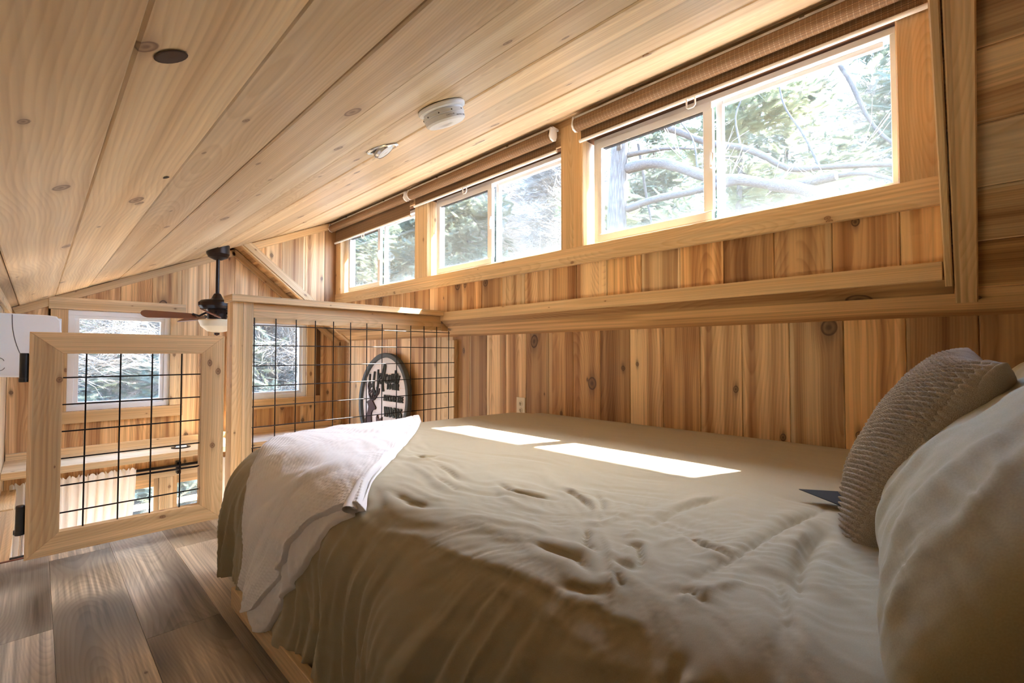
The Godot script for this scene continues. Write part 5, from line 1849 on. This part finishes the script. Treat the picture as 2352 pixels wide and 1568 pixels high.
func outside() -> void:
	make_sprigs()
	# ground rising behind the gable
	var n := 70
	var p := PackedVector3Array()
	for j in n:
		for i in n:
			var x := lerpf(-30, 40, i / (n - 1.0))
			var z := lerpf(-45, 25, j / (n - 1.0))
			p.append(Vector3(x, ground_y(x, z), z))
	var mb := MB.new()
	mb.grid(p, n, n, false, 1, 1, true)
	obj("ground", mb.mesh(), M.leaf_litter, "pale leaf covered forest floor rising behind the house", "ground", "", "structure")
	# deck with a rail outside the lower doors
	var dk := thing("deck", "wooden deck with a rail outside the doors of the room below", "deck", Vector3(0.8, -2.1, -6.2))
	for k in 12:
		slab(dk, "deck_board", Vector3(-1.4 + 0.25 * k, 0, 0), Vector3(0.24, 0.04, 2.3), M.deck, 2)
	for k in 4:
		slab(dk, "post", Vector3(-1.4 + 0.9 * k, 0.5, -1.1), Vector3(0.09, 1.0, 0.09), M.deck)
	slab(dk, "handrail", Vector3(0, 1.0, -1.1), Vector3(3.0, 0.04, 0.14), M.deck, 0)
	slab(dk, "leg", Vector3(-1.3, -0.4, -1.0), Vector3(0.1, 0.8, 0.1), M.deck)
	slab(dk, "leg", Vector3(1.3, -0.4, -1.0), Vector3(0.1, 0.8, 0.1), M.deck)
	# big grey-barked tree by the dormer, with limbs crossing the nearest window
	var b := Vector3(5.2, 0, -3.17)
	tree("cedar_tree", "large tree with flaking grey trunk and bare crossing limbs outside the nearest dormer window", "", Vector3(b.x, ground_y(b.x, b.z), b.z), 9.5, 0.215, 0.6, "dry_twig", "grey_bark", 12, 160, 71, 0.0, [
		[[Vector3(5.20, 3.13, -3.05), Vector3(5.13, 3.06, -2.66), Vector3(5.06, 2.91, -2.30), Vector3(4.99, 2.63, -1.89), Vector3(4.91, 2.52, -1.61), Vector3(4.84, 2.37, -1.27), Vector3(4.77, 2.32, -1.05), Vector3(4.70, 2.29, -0.76)], 0.066, 0.042],
		[[Vector3(4.80, 2.37, -1.30), Vector3(4.67, 2.20, -0.99), Vector3(4.53, 2.05, -0.73), Vector3(4.40, 1.90, -0.54)], 0.058, 0.045],
		[[Vector3(5.20, 2.61, -3.06), Vector3(5.12, 2.62, -2.55), Vector3(5.05, 2.59, -2.20), Vector3(4.98, 2.56, -1.89), Vector3(4.90, 2.51, -1.60)], 0.045, 0.034],
		[[Vector3(5.20, 3.78, -3.05), Vector3(5.25, 3.60, -2.72), Vector3(5.30, 3.43, -2.41), Vector3(5.35, 3.17, -2.02), Vector3(5.40, 3.05, -1.76), Vector3(5.45, 2.88, -1.51), Vector3(5.50, 2.74, -1.32), Vector3(5.55, 2.67, -0.98), Vector3(5.60, 2.53, -0.38)], 0.042, 0.024],
		[[Vector3(5.90, 4.02, -1.01), Vector3(5.95, 3.58, -0.81), Vector3(6.00, 3.29, -0.71), Vector3(6.05, 3.03, -0.58), Vector3(6.10, 2.81, -0.42)], 0.026, 0.014],
		[[Vector3(4.75, 2.30, -0.77), Vector3(4.67, 2.23, -0.56), Vector3(4.60, 2.07, -0.32)], 0.022, 0.012],
		[[Vector3(5.50, 3.55, -3.07), Vector3(5.55, 3.03, -3.00), Vector3(5.60, 2.44, -2.91)], 0.02, 0.012],
		[[Vector3(5.60, 2.70, -1.07), Vector3(5.70, 3.18, -1.24), Vector3(5.80, 3.62, -1.43), Vector3(5.90, 4.11, -1.53)], 0.014, 0.007],
		[[Vector3(5.40, 3.05, -1.76), Vector3(5.50, 3.46, -1.84), Vector3(5.60, 3.81, -1.73)], 0.012, 0.006],
		[[Vector3(5.10, 2.83, -2.12), Vector3(5.20, 3.23, -2.21), Vector3(5.30, 3.59, -2.41)], 0.012, 0.006],
	])
	var r := RandomNumberGenerator.new()
	r.seed = 99
	var kinds := [["hemlock_tree", "feathery hemlock tree in the woods beyond the dormer windows", "hemlocks beyond the dormer", "needles", "bark"], ["young_beech_tree", "pale leafed young tree in the woods beyond the dormer windows", "young trees beyond the dormer", "new_leaf", "grey_bark"], ["bare_tree", "bare twiggy tree in the woods beyond the dormer windows", "bare trees beyond the dormer", "dry_twig", "grey_bark"]]
	# scattered so that trunks keep their distance
	var grown := [[5.2, -3.17, 0.9]]
	var spot := func(x: float, z: float, rad: float) -> bool:
		for g in grown:
			if Vector2(x - g[0], z - g[1]).length() < (rad + g[2]) * 0.6: return false
		grown.append([x, z, rad])
		return true
	var done := 0
	for k in 3000:
		if done >= 70: break
		var kk: Array = kinds[(done * 2 + done / 7) % 3]
		var x := r.randf_range(6.6, 19.0)
		var z := x * (r.randf_range(-0.8, 0.1) if k % 2 else r.randf_range(-2.4, -0.7))
		var hh := (1.0 + 0.55 * x - ground_y(x, z)) * r.randf_range(0.85, 1.12)
		if hh < 3.0 or not spot.call(x, z, hh * 0.14 + 0.62): continue
		tree(kk[0], kk[1], kk[2], Vector3(x, ground_y(x, z), z), hh, r.randf_range(0.07, 0.15), 0.22, kk[3], kk[4], 46, 6000 if kk[3] != "dry_twig" else 5000, 200 + done, 0.0)
		done += 1
	var kinds2 := [["hemlock_sapling", "feathery hemlock in the woods behind the gable windows", "hemlocks behind the gable", "dark_needles", "bark"], ["bare_sapling", "bare twiggy tree in the woods behind the gable windows", "bare trees behind the gable", "dry_twig", "grey_bark"]]
	done = 0
	for k in 3000:
		if done >= 26: break
		var z := r.randf_range(-22.0, -8.5)
		var x := -z * r.randf_range(-0.05, 0.57)
		var hh := r.randf_range(4.5, 7.5)
		if not spot.call(x, z, hh * 0.14 + 0.62): continue
		var kk: Array = kinds2[1 if done % 3 else 0]
		tree(kk[0], kk[1], kk[2], Vector3(x, ground_y(x, z), z), hh, r.randf_range(0.05, 0.11), 0.08, kk[3], kk[4], 34, 2600, 400 + done, 0.0)
		done += 1
	# brush and fallen twigs on the rising ground
	var mm := MultiMesh.new()
	mm.transform_format = MultiMesh.TRANSFORM_3D
	mm.mesh = twig
	mm.instance_count = 14000
	for q in 14000:
		var z := r.randf_range(-24.0, -7.5)
		var x := -z * r.randf_range(-0.1, 0.65)
		var d := Vector3(r.randf_range(-1, 1), r.randf_range(-0.1, 1.1), r.randf_range(-1, 1)).normalized()
		var xa := Vector3.UP.cross(d).normalized()
		var sc := r.randf_range(0.5, 1.3)
		mm.set_instance_transform(q, Transform3D(Basis(xa, d.cross(xa), d).scaled(Vector3(sc, sc, sc)), Vector3(x, ground_y(x, z) + 0.05, z)))
	var mi := MultiMeshInstance3D.new()
	mi.name = "brush"
	mi.multimesh = mm
	mi.material_override = M.dry_twig
	add_child(mi)
	meta(mi, "tangle of bare brush and fallen twigs on the rising ground", "brush", "", "stuff")
